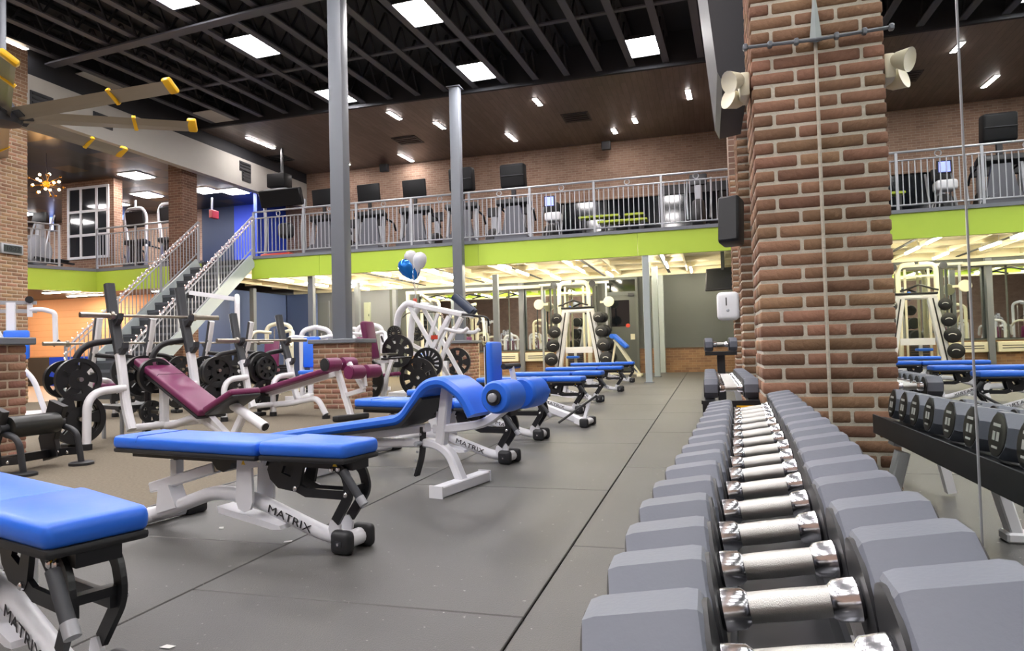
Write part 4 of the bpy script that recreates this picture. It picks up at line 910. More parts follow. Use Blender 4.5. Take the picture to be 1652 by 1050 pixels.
# ================================================================ OLYMPIC BENCH RACKS
HR = math.radians(-18.4)
def oly_rack(label, loc, rz, zbar, kind, pad_mat, tops):
    """local x towards the lifter's feet, y along the bar"""
    t = thing('bench_press_rack', label, 'weight bench', loc, rz, 'white and purple barbell benches')
    dz = zbar - 1.2
    for s in (-1, 1):
        y = s * 0.35
        pts = fillet([(-0.15, y, 1.51 + dz * 0.9), (-0.08, y, 1.2 + dz * 0.8), (0.07, y, 0.8 + dz * 0.5), (0.16, y, 0.35), (0.26, y, 0.14)], 0.25, 6)
        up = MB().bar(pts, 0.075, 0.075, (0, 1, 0), 0.015).build('upright', M['white'], t)
        k = max(3, int(len(pts) * 0.42))
        sl_p = [Vector(p) + Vector((0.012, 0, 0)) for p in [pts[0], (-0.08, y, 1.2 + dz * 0.8), (0.045, y, 0.84 + dz * 0.55)]]
        MB().bar(sl_p, 0.085, 0.07, (0, 1, 0), 0.012).build('black_sleeve', M['darkrub'], up)
        for zz in (zbar - 0.055, zbar - 0.33):
            xx = -0.08 + (zbar - zz) * 0.33
            MB().prism([(0.0, -0.06), (0.06, -0.03), (0.12, 0.02), (0.125, 0.075), (0.10, 0.07), (0.085, 0.03), (0.03, 0.015), (0.0, 0.03)], (xx + 0.02, y, zz), (1, 0, 0), (0, 0, 1), (0, 1, 0), 0.05).build('bar_hook', M['darkrub'], up, False)
        # outrigger leg and plate horn towards -y
        MB().tube(fillet([(0.14, y, 0.52), (0.17, y - 0.34, 0.50), (0.2, y - 0.36, 0.03)], 0.2, 7), 0.036, 12).build('outrigger_leg', M['white'], t)
        MB().lathe([(0.045, 0), (0.045, 0.05), (0.04, 0.055)], (0.2, y - 0.36, 0), (0, 0, 1), 14).build('foot_cap', M['blackpl'], t)
        MB().tube(fillet([(-0.02, y, 0.97 + dz * 0.6), (-0.05, y - 0.3, 0.93 + dz * 0.6), (-0.06, y - 0.38, 0.62), (-0.06, y - 0.38, 0.05)], 0.2, 7), 0.03, 12).build('plate_horn', M['black'], t)
        for zz in (0.62, 0.27):
            MB().cyl((-0.24, y - 0.38, zz), (0.16, y - 0.38, zz), 0.02, 10).build('plate_pin', M['steel'], t)
        MB().rbox((-0.06, y - 0.38, 0.025), (0.16, 0.1, 0.05), 0.01, 1).build('horn_foot', M['blackpl'], t)
    MB().tube([(0.2, -0.36, 0.15), (0.2, 0.36, 0.15)], 0.034, 12).build('cross_tube', M['white'], t)
    if kind == 'incline':
        MB().tube(fillet([(0.0, 0, 0.14), (0.3, 0, 0.14), (0.75, 0, 0.25), (1.3, 0, 0.06)], 0.12, 5), 0.036, 12).build('base_beam', M['white'], t)
        MB().bar([(0.18, 0, 0.15), (0.18, 0, 0.56)], 0.07, 0.07, (0, 1, 0), 0.01).build('back_support', M['white'], t, False)
        MB().bar([(-0.1, 0, 0.66), (1.0, 0, 0.21)], 0.06, 0.05, (0, 1, 0)).build('pad_rail', M['white'], t, False)
        ang = math.atan2(0.745 - 0.27, 1.1)
        MB().rbox((0.45, 0, 0.53), (1.2, 0.30, 0.07), 0.025, 3, roty(ang)).build('back_pad', pad_mat, t)
        MB().rbox((0.43, 0, 0.485), (1.18, 0.29, 0.03), 0.012, 2, roty(ang)).build('back_pad_base', M['blackpl'], t)
        MB().tube([(0.30, -0.149, 0.60), (0.318, -0.13, 0.637), (0.318, 0.13, 0.637), (0.30, 0.149, 0.60)], 0.003, 5).build('pad_seam', mat('seam purple', '421430', 0.6), t)
        a2 = -math.atan2(0.18, 0.44)
        MB().rbox((1.27, 0, 0.405), (0.46, 0.30, 0.06), 0.024, 3, roty(a2)).build('seat_pad', pad_mat, t)
        MB().rbox((1.285, 0, 0.37), (0.45, 0.28, 0.028), 0.012, 2, roty(a2)).build('seat_pad_base', M['blackpl'], t)
        MB().cyl((1.30, 0, 0.36), (1.74, 0, 0.19), 0.042, 14).build('seat_tube', M['white'], t)
        MB().cyl((1.735, 0, 0.192), (1.742, 0, 0.189), 0.034, 12).build('tube_end', M['black'], t)
        MB().bar([(1.27, 0, 0.06), (1.45, 0, 0.30)], 0.06, 0.07, (0, 1, 0), 0.01).build('front_post', M['white'], t, False)
        MB().bar([(1.27, 0, 0.05), (0.95, 0, 0.24)], 0.06, 0.05, (0, 1, 0)).build('front_brace', M['white'], t, False)
        MB().rbox((1.28, 0, 0.03), (0.09, 0.5, 0.06), 0.012, 1).build('front_foot', M['white'], t)
        MB().b2((-0.62, -0.25, 0.30), (-0.18, 0.25, 0.335)).build('spotter_step', M['dark'], t, False)
        for sx in (-0.58, -0.22):
            for sy in (-0.2, 0.2): MB().cyl((sx, sy, 0), (sx, sy, 0.3), 0.02, 8).build('step_leg', M['galv'], t)
    elif kind == 'decline':
        MB().tube(fillet([(0.15, 0, 0.14), (0.55, 0, 0.17), (1.05, 0, 0.25), (1.2, 0, 0.05)], 0.1, 5), 0.036, 12).build('base_beam', M['white'], t)
        MB().lathe([(0.05, 0), (0.05, 0.04)], (1.2, 0, 0), (0, 0, 1), 14).build('foot_cap', M['blackpl'], t)
        ang = -math.atan2(0.29, 1.43)
        MB().rbox((0.6, 0, 0.44), (1.44, 0.30, 0.065), 0.024, 3, roty(ang)).build('back_pad', pad_mat, t)
        MB().bar([(-0.0, 0, 0.26), (1.42, 0, 0.55)], 0.07, 0.06, (0, 1, 0)).build('pad_rail', M['white'], t, False)
        MB().bar([(1.42, 0, 0.58), (1.64, 0, 0.04)], 0.06, 0.08, (0, 1, 0), 0.012).build('front_leg', M['white'], t, False)
        MB().rbox((1.64, 0, 0.035), (0.1, 0.5, 0.07), 0.02, 2).build('front_foot', M['blackpl'], t)
        MB().bar([(1.62, 0, 0.67), (1.86, 0, 0.36)], 0.05, 0.06, (0, 1, 0), 0.01).build('roller_arm', M['white'], t, False)
        MB().bar([(1.5, 0, 0.28), (1.86, 0, 0.36)], 0.05, 0.05, (0, 1, 0)).build('arm_link', M['white'], t, False)
        for (x, z) in ((1.46, 0.66), (1.86, 0.57)):
            for s in (-1, 1):
                r_ = MB().lathe([(0.06, 0), (0.078, 0.006), (0.08, 0.02), (0.08, 0.18), (0.078, 0.194), (0.06, 0.2)], (x, -0.225 if s < 0 else 0.025, z), (0, 1, 0), 24).build('foam_roller', pad_mat, t)
            MB().lathe([(0.076, 0), (0.076, 0.012), (0.06, 0.014)], (x, -0.225, z), (0, -1, 0), 20).build('roller_cap', M['blackpl'] if x < 1.6 else pad_mat, t)
            MB().cyl((x, -0.23, z), (x, 0.23, z), 0.02, 10).build('roller_axle', M['white'], t)
        MB().bar([(1.86, 0, 0.56), (1.88, 0, 0.40)], 0.04, 0.04, (0, 1, 0)).build('roller_stem', M['white'], t, False)
    else:
        MB().rbox((0.55, 0, 0.43), (1.2, 0.28, 0.07), 0.025, 3).build('back_pad', pad_mat, t)
        MB().bar([(-0.02, 0, 0.37), (1.12, 0, 0.37)], 0.07, 0.05, (0, 1, 0)).build('pad_rail', M['white'], t, False)
        MB().tube(fillet([(0.1, 0, 0.14), (0.9, 0, 0.14), (1.0, 0, 0.05)], 0.08, 4), 0.036, 12).build('base_beam', M['white'], t)
        MB().bar([(0.98, 0, 0.06), (0.95, 0, 0.36)], 0.06, 0.06, (0, 1, 0)).build('front_leg', M['white'], t, False)
        MB().rbox((0.99, 0, 0.03), (0.09, 0.45, 0.06), 0.012, 1).build('front_foot', M['white'], t)
    return t
def barbell(loc, rz, zbar, label, L=1.36):
    t = thing('barbell', label, 'barbell', (loc[0], loc[1], zbar), rz, 'steel barbells on the racks')
    MB().cyl((0.02, -L / 2 + 0.2, 0), (0.02, L / 2 - 0.2, 0), 0.014, 12).build('shaft', M['steel'], t)
    for s in (-1, 1):
        MB().cyl((0.02, s * (L / 2 - 0.29), 0), (0.02, s * L / 2, 0), 0.026, 14).build('sleeve', M['steel'], t)
        MB().lathe([(0.04, 0), (0.04, 0.03), (0.03, 0.034)], (0.02, s * (L / 2 - 0.29), 0), (0, s, 0), 16).build('collar', M['steel'], t)
def loaded(loc, rz, specs, who):
    c, s_ = math.cos(rz), math.sin(rz)
    for (x, y, z, R, n, lb) in specs:
        plate((loc[0] + x * c - y * s_, loc[1] + x * s_ + y * c, z), rz + random.uniform(-0.04, 0.04), R, lb + ' ' + who, n)
R1, R2, R3 = (-5.24, 5.56), (-5.62, 7.83), (-7.6, 7.5)
oly_rack('purple incline barbell bench with tall white uprights left of the blue bench', (*R1, 0), HR, 1.2, 'incline', M['purple'], None)
barbell(R1, HR, 1.2, 'steel barbell resting high on the incline bench uprights')
oly_rack('purple decline barbell bench with foam rollers in front of the brick pedestal', (*R2, 0), HR, 1.0, 'decline', M['purple'], None)
barbell(R2, HR, 0.985, 'steel barbell on the decline bench uprights left of the brick pedestal')
oly_rack('purple flat barbell bench facing the stairs behind the incline bench', (*R3, 0), HR + PI, 1.0, 'flat', M['purple'], None)
barbell(R3, HR, 1.0, 'steel barbell on the flat bench in front of the stairs', 1.9)
yy = -0.73
loaded(R1, HR, [(0.10, yy, 0.62, 0.19, 6, 'front black plate on the upper left peg of the'), (-0.17, yy, 0.62, 0.17, 6, 'rear black plate on the upper left peg of the'),
                (0.10, yy, 0.27, 0.225, 6, 'big front plate on the lower left peg of the'), (0.04, yy, 0.27, 0.22, 6, 'big second plate on the lower left peg of the'),
                (0.08, 0.35 - 0.38, 0.62, 0.17, 6, 'plate half hidden by the pad of the'), (-0.16, 0.35 - 0.38, 0.62, 0.2, 6, 'plate behind the pad top of the'),
                (0.0, 0.35 - 0.38, 0.27, 0.11, 6, 'small low plate under the pad of the')], 'incline bench')
loaded(R2, HR, [(0.10, yy, 0.60, 0.19, 6, 'front holed plate on the upper left peg of the'), (0.03, yy, 0.60, 0.18, 6, 'second plate on the upper left peg of the'), (-0.17, yy, 0.60, 0.2, 6, 'rear plate on the upper left peg of the'),
                (0.10, yy, 0.27, 0.22, 6, 'front plate on the lower left peg of the'), (0.03, yy, 0.27, 0.22, 6, 'second plate on the lower left peg of the'), (-0.04, yy, 0.27, 0.22, 6, 'third plate on the lower left peg of the'),
                (0.10, -0.03, 0.62, 0.15, 8, 'small solid plate on the upper right peg of the'), (0.02, -0.03, 0.62, 0.2, 6, 'big plate on the upper right peg of the'), (-0.05, -0.03, 0.62, 0.22, 6, 'rear big plate on the upper right peg of the'),
                (0.06, -0.03, 0.27, 0.2, 6, 'plate on the lower right peg of the')], 'decline bench')
loaded(R3, HR + PI, [(0.10, yy, 0.62, 0.2, 6, 'plate on the upper outer peg of the'), (-0.16, yy, 0.62, 0.19, 6, 'rear plate on the upper outer peg of the'), (-0.1, -0.03, 0.62, 0.22, 6, 'large plate on the upper inner peg of the'), (-0.1, -0.03, 0.27, 0.22, 6, 'large plate on the lower inner peg of the'), (-0.12, yy, 0.27, 0.2, 6, 'low plate on the outer peg of the')], 'flat bench by the stairs')
# ---- more barbell gear between the racks and the stairs
oly_rack('second purple flat barbell bench further back beside the foot of the stairs', (-7.35, 9.3, 0), HR + PI, 1.0, 'flat', M['purple'], None)
barbell((-7.35, 9.3), HR, 1.0, 'steel barbell on the second flat bench near the stair stringer', 1.7)
loaded((-7.35, 9.3), HR + PI, [(0.10, yy, 0.62, 0.2, 6, 'plate on the upper outer peg of the'), (-0.1, -0.03, 0.62, 0.22, 6, 'large plate on the upper inner peg of the'), (-0.1, -0.03, 0.27, 0.2, 6, 'plate on the lower inner peg of the')], 'second flat bench')
# ================================================================ BLACK ROLLER STAND
def roller_stand():
    t = thing('roller_stand', 'black padded roller stand with curved legs and round feet at left', 'exercise stand', (-4.75, 3.98, 0), 0)
    for y in (-0.32, 0.10 + 0.04):
        MB().bar([(-0.08, y, 0.05), (-0.12, y, 0.2), (-0.02, y, 0.47)], 0.05, 0.15, (0, 1, 0), 0.006).build('side_plate', M['black'], t, False)
        MB().tube(fillet([(-0.03, y + 0.02, 0.30), (0.12, y + 0.03, 0.26), (0.15, y + 0.04, 0.02)], 0.14, 7), 0.022, 12).build('curved_leg', M['dark'], t)
        MB().lathe([(0.085, 0), (0.085, 0.018), (0.07, 0.026)], (0.15, y + 0.04, 0), (0, 0, 1), 24).build('disc_foot', M['blackpl'], t)
        MB().bar([(-0.12, y, 0.09), (0.14, y + 0.03, 0.11)], 0.02, 0.055, (0, 1, 0)).build('foot_stay', M['black'], t, False)
        for x in (-0.02, 0.07): MB().lathe([(0.012, 0), (0.012, 0.008), (0.007, 0.012)], (x, y - 0.005, 0.1), (0, -1, 0), 10).build('bolt', M['chrome'], t)
    MB().lathe([(0.06, 0), (0.075, 0.006), (0.078, 0.02), (0.078, 0.36), (0.075, 0.374), (0.06, 0.38)], (0.0, -0.28, 0.33), (0, 1, 0), 28).build('padded_roller', mat('black vinyl', '1d1f1e', 0.35), t)
    MB().cyl((0, -0.34, 0.33), (0, 0.16, 0.33), 0.03, 14).build('axle', M['dark'], t)
    MB().b2((-0.14, -0.30, 0.06), (-0.08, 0.12, 0.12)).build('cross_bar', M['black'], t, False)
roller_stand()
# ================================================================ PLATE LOADED LEVER MACHINE (centre)
def lever_machine():
    t = thing('lever_machine', 'tall white lever machine with black plates in front of the far brick pedestal', 'gym machine', (-4.9, 11.2, 0), 0)
    for s in (-1, 1):
        y = s * 0.3
        MB().tube(fillet([(-0.28, y, 0.9), (-0.22, y, 1.45), (-0.05, y, 1.62), (0.1, y, 1.58)], 0.15, 6), 0.06, 12).build('front_upright', M['white'], t)
        MB().bar([(0.0, y, 1.6), (0.95, y, 1.38)], 0.07, 0.08, (0, 1, 0), 0.012).build('lever_arm', M['white'], t, False)
        g_ = MB().tube(fillet([(0.93, y, 1.38), (1.12, y, 1.37), (1.25, y + s * -0.1, 1.33), (1.22, y, 1.2)], 0.06, 4), 0.018, 10).build('hand_grip', M['blackpl'], t)
        MB().bar([(-0.02, y, 1.58), (0.35, y, 0.95), (0.85, y, 0.05)], 0.06, 0.07, (0, 1, 0), 0.01).build('long_brace', M['white'], t, False)
        MB().bar([(0.72, y, 1.36), (0.45, y, 0.9), (0.15, y, 0.3), (0.1, y, 0.05)], 0.08, 0.08, (0, 1, 0), 0.012).build('rear_upright', M['white'], t, False)
        MB().bar([(0.52, y, 1.42), (0.25, y, 0.75), (0.22, y, 0.45)], 0.05, 0.05, (0, 1, 0)).build('link_rod', M['white'], t, False)
        MB().bar([(-0.26, y, 0.92), (0.3, y, 0.62)], 0.06, 0.06, (0, 1, 0)).build('plate_arm', M['white'], t, False)
        MB().bar([(0.4, y, 0.6), (0.4, y, 0.06)], 0.1, 0.1, (0, 1, 0)).build('post', M['white'], t, False)
        MB().cyl((0.4, y, 0.58), (0.4, y + s * 0.3, 0.58), 0.022, 10).build('plate_pin', M['steel'], t)
        MB().cyl((-0.2, y, 1.1), (-0.2, y + s * 0.26, 1.1), 0.022, 10).build('plate_pin', M['steel'], t)
        MB().bar([(-0.4, y, 0.05), (0.95, y, 0.05)], 0.09, 0.09, (0, 1, 0), 0.01).build('base_rail', M['white'], t, False)
        MB().tube(fillet([(0.55, y, 1.18), (0.75, y, 1.12), (0.95, y, 1.08), (1.05, y, 1.15)], 0.06, 4), 0.035, 10).build('rest_arm', M['white'], t)
    MB().bar([(-0.05, -0.34, 1.6), (-0.05, 0.34, 1.6)], 0.08, 0.08, (0, 0, 1)).build('top_tie', M['white'], t, False)
    MB().bar([(0.9, -0.34, 0.05), (0.9, 0.34, 0.05)], 0.08, 0.08, (0, 0, 1)).build('base_tie', M['white'], t, False)
    MB().bar([(-0.38, -0.34, 0.05), (-0.38, 0.34, 0.05)], 0.08, 0.08, (0, 0, 1)).build('base_tie', M['white'], t, False)
    MB().b2((0.1, -0.3, 0.02), (0.7, 0.3, 0.09)).build('foot_plate', M['white'], t, False)
    for s in (-0.07, 0.07): MB().lathe([(0.05, 0), (0.065, 0.01), (0.065, 0.44), (0.05, 0.45)], (0.72, s * 1.2, 1.72), (0.62, 0, -0.55), 18).build('shoulder_pad', mat('navy vinyl', '24324a', 0.45), t)
    MB().b2((0.4, -0.012 - 0.335, 0.98), (0.52, 0.012 - 0.335, 1.05)).build('red_tag', M['red'], t, False)
    plate((-4.9 + 0.4, 11.2 - 0.52, 0.58), PI / 2, 0.265, 'big solid black plate low on the tall white lever machine', 16)
    plate((-4.9 + 0.55, 11.2 + 0.5, 0.58), PI / 2, 0.25, 'holed black plate behind the tall white lever machine', 6)
    plate((-4.9 - 0.2, 11.2 - 0.5, 1.1), PI / 2, 0.13, 'small black plate high on the tall white lever machine', 16)
    plate((-4.9 - 0.2, 11.2 + 0.5, 1.1), PI / 2, 0.13, 'small black plate on the far side of the lever machine', 16)
lever_machine()
# ---- purple seated plate machine left of it
def seat_press():
    t = thing('seated_press', 'white seated machine with a tall purple back pad and big black plates', 'gym machine', (-5.08, 10.0, 0), 0)
    MB().rbox((-0.12, 0, 0.98), (0.10, 0.34, 0.62), 0.04, 3, roty(-0.17)).build('back_pad', M['purple'], t)
    MB().rbox((0.17, 0, 0.42), (0.36, 0.3, 0.06), 0.025, 3, roty(-0.12)).build('seat_pad', M['purple'], t)
    MB().bar([(-0.62, 0, 0.06), (-0.15, 0, 0.72), (-0.2, 0, 1.2)], 0.07, 0.07, (0, 1, 0), 0.01).build('back_frame', M['white'], t, False)
    MB().bar([(-0.1, 0, 0.62), (0.35, 0, 0.66)], 0.06, 0.06, (0, 1, 0)).build('arm_pivot', M['white'], t, False)
    MB().bar([(0.15, 0, 0.38), (0.1, 0, 0.06)], 0.07, 0.07, (0, 1, 0)).build('seat_post', M['white'], t, False)
    MB().bar([(0.36, -0.2, 0.66), (0.24, -0.24, 0.3)], 0.05, 0.05, (0, 1, 0)).build('lever', M['white'], t, False)
    MB().bar([(-0.65, 0, 0.05), (0.6, 0, 0.05)], 0.1, 0.08, (0, 1, 0)).build('base_rail', M['white'], t, False)
    MB().bar([(-0.6, -0.4, 0.04), (-0.6, 0.4, 0.04)], 0.08, 0.08, (0, 0, 1)).bar([(0.55, -0.4, 0.04), (0.55, 0.4, 0.04)], 0.08, 0.08, (0, 0, 1)).build('cross_feet', M['white'], t, False)
    MB().cyl((0.1, -0.05, 0.68), (0.62, -0.05, 0.70), 0.016, 10).build('handle', M['black'], t)
    MB().cyl((-0.05, -0.34, 0.36), (-0.05, 0.34, 0.36), 0.02, 10).cyl((0.22, -0.3, 0.75), (0.22, 0.3, 0.75), 0.02, 10).build('plate_pins', M['steel'], t)
    c = (-5.08, 10.0)
    plate((c[0] - 0.05, c[1] - 0.42, 0.36), PI / 2, 0.36, 'largest black plate with round holes below the purple back pad', 8)
    plate((c[0] + 0.55, c[1] + 0.35, 0.36), PI / 2, 0.32, 'large black plate behind the small purple seat', 8)
    plate((c[0] + 0.22, c[1] + 0.3, 0.80), PI / 2, 0.27, 'black eight holed plate right of the purple back pad', 8)
seat_press()
# ================================================================ GENERIC SELECTOR MACHINES in the background
def selector(label, px, Y, H, rz, fm, pm, kind, group='background machines'):
    p = AY(px, 560, Y); t = thing('weight_machine', label, 'gym machine', (p.x, Y, 0), rz, group)
    # weight stack tower
    for s in (-1, 1):
        MB().tube(fillet([(s * 0.26, 0.35, 0.03), (s * 0.26, 0.35, H), (0, 0.35, H + 0.06)], 0.16, 6), 0.045, 10).build('tower_frame', fm, t)
        MB().cyl((s * 0.1, 0.35, 0.06), (s * 0.1, 0.35, H - 0.05), 0.012, 8).build('guide_rod', M['chrome'], t)
    for k in range(9): MB().b2((-0.18, 0.27, 0.08 + k * 0.055), (0.18, 0.43, 0.128 + k * 0.055)).build('stack_plate', M['black'], t, False)
    MB().bar([(0, 0.36, 0.06), (0, -0.75, 0.06)], 0.1, 0.08, (1, 0, 0), 0.012).build('base_beam', fm, t, False)
    MB().bar([(-0.4, 0.36, 0.04), (0.4, 0.36, 0.04)], 0.08, 0.08, (0, 0, 1)).build('rear_foot', fm, t, False)
    MB().bar([(-0.35, -0.75, 0.04), (0.35, -0.75, 0.04)], 0.08, 0.08, (0, 0, 1)).build('front_foot', fm, t, False)
    MB().bar([(0, -0.35, 0.08), (0, -0.35, 0.44)], 0.08, 0.08, (1, 0, 0)).build('seat_post', fm, t, False)
    MB().rbox((0, -0.35, 0.47), (0.36, 0.38, 0.07), 0.025, 2).build('seat_pad', pm, t)
    if kind in ('press', 'row'):
        MB().bar([(0, -0.1, 0.1), (0, -0.05, 1.1)], 0.08, 0.08, (1, 0, 0)).build('back_post', fm, t, False)
        MB().rbox((0, -0.14, 0.82), (0.3, 0.08, 0.55), 0.03, 2, rotx(-0.1)).build('back_pad', pm, t)
        for s in (-1, 1):
            MB().tube(fillet([(s * 0.1, 0.15, H - 0.15), (s * 0.42, 0.0, H - 0.1), (s * 0.45, -0.35, H - 0.45), (s * 0.45, -0.45, 0.95)], 0.16, 6), 0.035, 10).build('press_arm', fm, t)
            MB().cyl((s * 0.45, -0.45, 0.98), (s * 0.45, -0.62, 1.08), 0.02, 10).build('hand_grip', M['black'], t)
    else:
        MB().bar([(0, 0.3, H), (0, -0.5, H + 0.12)], 0.08, 0.08, (1, 0, 0)).build('top_boom', fm, t, False)
        MB().lathe([(0.06, -0.02), (0.06, 0.02)], (0, -0.48, H + 0.06), (1, 0, 0), 16).build('pulley', M['black'], t)
        MB().cyl((0, -0.5, H), (0, -0.5, H - 0.35), 0.006, 6).build('cable', M['black'], t)
        MB().tube(fillet([(-0.55, -0.5, H - 0.48), (-0.4, -0.5, H - 0.36), (0.4, -0.5, H - 0.36), (0.55, -0.5, H - 0.48)], 0.08, 4), 0.016, 8).build('pull_bar', M['black'], t)
        MB().cyl((-0.22, -0.15, 0.66), (0.22, -0.15, 0.66), 0.055, 14).build('thigh_roller', pm, t)
    return t
selector('white machine with purple pad seen right of the front grey column', 590, 12.4, 1.30, 0.25, M['white'], M['purple'], 'press')
selector('white machine with a black weight stack left of the purple back pad', 552, 13.2, 1.25, -0.3, M['white'], M['purple'], 'press')
selector('white machine with blue pads just left of the brick pedestal', 505, 11.0, 1.22, 0.4, M['white'], M['blue'], 'row')
selector('white machine with raised arms behind the decline bench uprights', 442, 12.5, 1.4, 0.3, M['cream'], M['purple'], 'press')
selector('white pulldown machine near the foot of the stairs', 352, 11.3, 1.9, -0.9, M['white'], M['purple'], 'pull')
selector('white machine behind the tall lever machine with a black stack', 752, 15.6, 1.7, 0.3, M['cream'], M['purple'], 'press')
selector('cream pulldown machine under the mezzanine left of the mirrors', 690, 18.0, 2.2, 0.1, M['cream'], M['blue'], 'pull')
# white wide-arm cable tower at the far left
def arm_tower():
    P0 = Vector((-9.0, 7.9, 0)); P0 = AY(18, 560, 7.4)
    t = thing('cable_tower', 'white cable tower with folded arms at the left edge below the clock', 'gym machine', (P0.x, 7.4, 0), 0.75)
    MB().bar([(0, 0, 0.03), (0, 0, 1.62)], 0.11, 0.09, (1, 0, 0), 0.012).build('mast', M['white'], t, False)
    MB().bar([(-0.3, 0, 1.62), (0.3, 0, 1.62)], 0.05, 0.05, (0, 0, 1)).bar([(-0.3, 0, 1.5), (0.3, 0, 1.5)], 0.05, 0.05, (0, 0, 1)).build('head_bars', M['galv'], t, False)
    for s in (-1, 1):
        MB().bar([(s * 0.22, 0, 1.42), (s * 0.22, 0, 1.68)], 0.06, 0.06, (1, 0, 0)).build('pulley_block', M['white'], t, False)
        MB().lathe([(0.05, -0.02), (0.05, 0.02)], (s * 0.22, -0.05, 1.66), (0, 1, 0), 14).build('pulley', M['black'], t)
        MB().tube(fillet([(s * 0.22, 0, 1.52), (s * 0.36, -0.02, 1.53), (s * 0.52, -0.03, 1.48), (s * 0.53, -0.03, 1.02)], 0.05, 4), 0.035, 10).build('arm', M['white'], t)
        MB().cyl((s * 0.50, -0.05, 1.0), (s * 0.58, -0.05, 1.08), 0.02, 8).build('hand_grip', M['black'], t)
    MB().rbox((0.1, -0.25, 1.02), (0.3, 0.1, 0.4), 0.03, 2).build('back_pad', M['blue'], t)
    MB().prism([(-0.5, 0.0), (0.2, 0.0), (0.0, 0.5), (-0.3, 0.7), (-0.5, 0.75)], (-0.05, -0.45, 0.7), (1, 0, 0), (0, 0, 1), (0, 1, 0), 0.08).build('side_shroud', M['white'], t, False)
    MB().rbox((0, -0.3, 0.04), (0.8, 1.0, 0.08), 0.02, 1).build('base', M['white'], t, False)
    MB().bar([(0, -0.4, 0.08), (0, -0.4, 0.5)], 0.08, 0.08, (1, 0, 0)).build('seat_post', M['white'], t, False)
    MB().rbox((0, -0.45, 0.5), (0.35, 0.35, 0.07), 0.025, 2).build('seat_pad', M['blue'], t)
    MB().tube(fillet([(0.12, -0.3, 0.75), (0.3, -0.3, 0.55), (0.45, -0.32, 0.03)], 0.15, 5), 0.035, 10).build('curved_leg', M['white'], t)
arm_tower()
# ================================================================ DUMBBELL TOWER and cable station at the back
def tower():
    t = thing('dumbbell_tower', 'white A shaped dumbbell tower with black round dumbbells by the door', 'dumbbell rack', (-3.28, 18.1, 0), 0)
    for s in (-1, 1):
        MB().bar([(s * 0.33, 0, 1.72), (s * 0.60, 0, 0.04)], 0.16, 0.2, (0, 1, 0), 0.02).build('side_leg', M['white'], t, False)
        MB().bar([(s * 0.33, -0.085, 1.7), (s * 0.60, -0.085, 0.06)], 0.012, 0.03, (0, 1, 0)).build('black_trim', M['black'], t, False)
        for k in range(4):
            z = 1.55 - k * 0.36; x = s * (0.40 + 0.27 * (1.72 - z) / 1.68)
            MB().cyl((x - s * 0.05, 0, z - 0.05), (x + s * 0.2, 0, z - 0.05), 0.02, 8).build('cradle', M['black'], t)
    MB().bar([(-0.42, 0, 1.74), (0.42, 0, 1.74)], 0.16, 0.11, (0, 1, 0), 0.03).build('top_cap', M['white'], t, False)
    MB().bar([(-0.44, 0, 1.82), (0.44, 0, 1.82)], 0.18, 0.05, (0, 1, 0), 0.015).build('top_trim', M['black'], t, False)
    MB().b2((-0.36, -0.02, 0.62), (0.36, 0.02, 0.78)).build('tie_plate', M['white'], t, False)
    for s in (-1, 1): MB().rbox((s * 0.62, 0, 0.03), (0.2, 0.5, 0.06), 0.015, 1).build('foot', M['black'], t, False)
    hd = ['top', 'second', 'third', 'lowest']
    dm = MB().lathe([(0.05, 0), (0.13, 0.006), (0.145, 0.02), (0.145, 0.10), (0.13, 0.115), (0.05, 0.12)], (0, 0, 0), (0, 1, 0), 20).mesh('disc', M['black'])
    mk = MB().tube([(0.07 * math.cos(a), 0, 0.05 * math.sin(a) - 0.02) for a in [0.5 + 0.27 * i for i in range(9)]], 0.008, 4).mesh('print', M['mark'])
    for s in (-1, 1):
        for k in range(4):
            z = 1.55 - k * 0.36; x = s * (0.57 + 0.27 * (1.72 - z) / 1.68); sc = 0.98 + 0.12 * min(k, 2)
            d_ = thing('round_dumbbell', 'black round dumbbell on the %s peg, %s side of the white tower' % (hd[k], 'left' if s < 0 else 'right'), 'dumbbell', (-3.28 + x, 18.1, z), -0.25 * s, 'round dumbbells on the white tower')
            for yy_ in (-0.2, 0.08):
                o_ = link('disc', dm, d_, (0, yy_, 0)); o_.scale = (sc, 1, sc)
            o_ = link('print', mk, d_, (0, -0.205, 0)); o_.scale = (sc, 1, sc)
            MB().cyl((0, -0.1, 0), (0, 0.1, 0), 0.018, 8).build('handle', M['chrome'], d_)
tower()
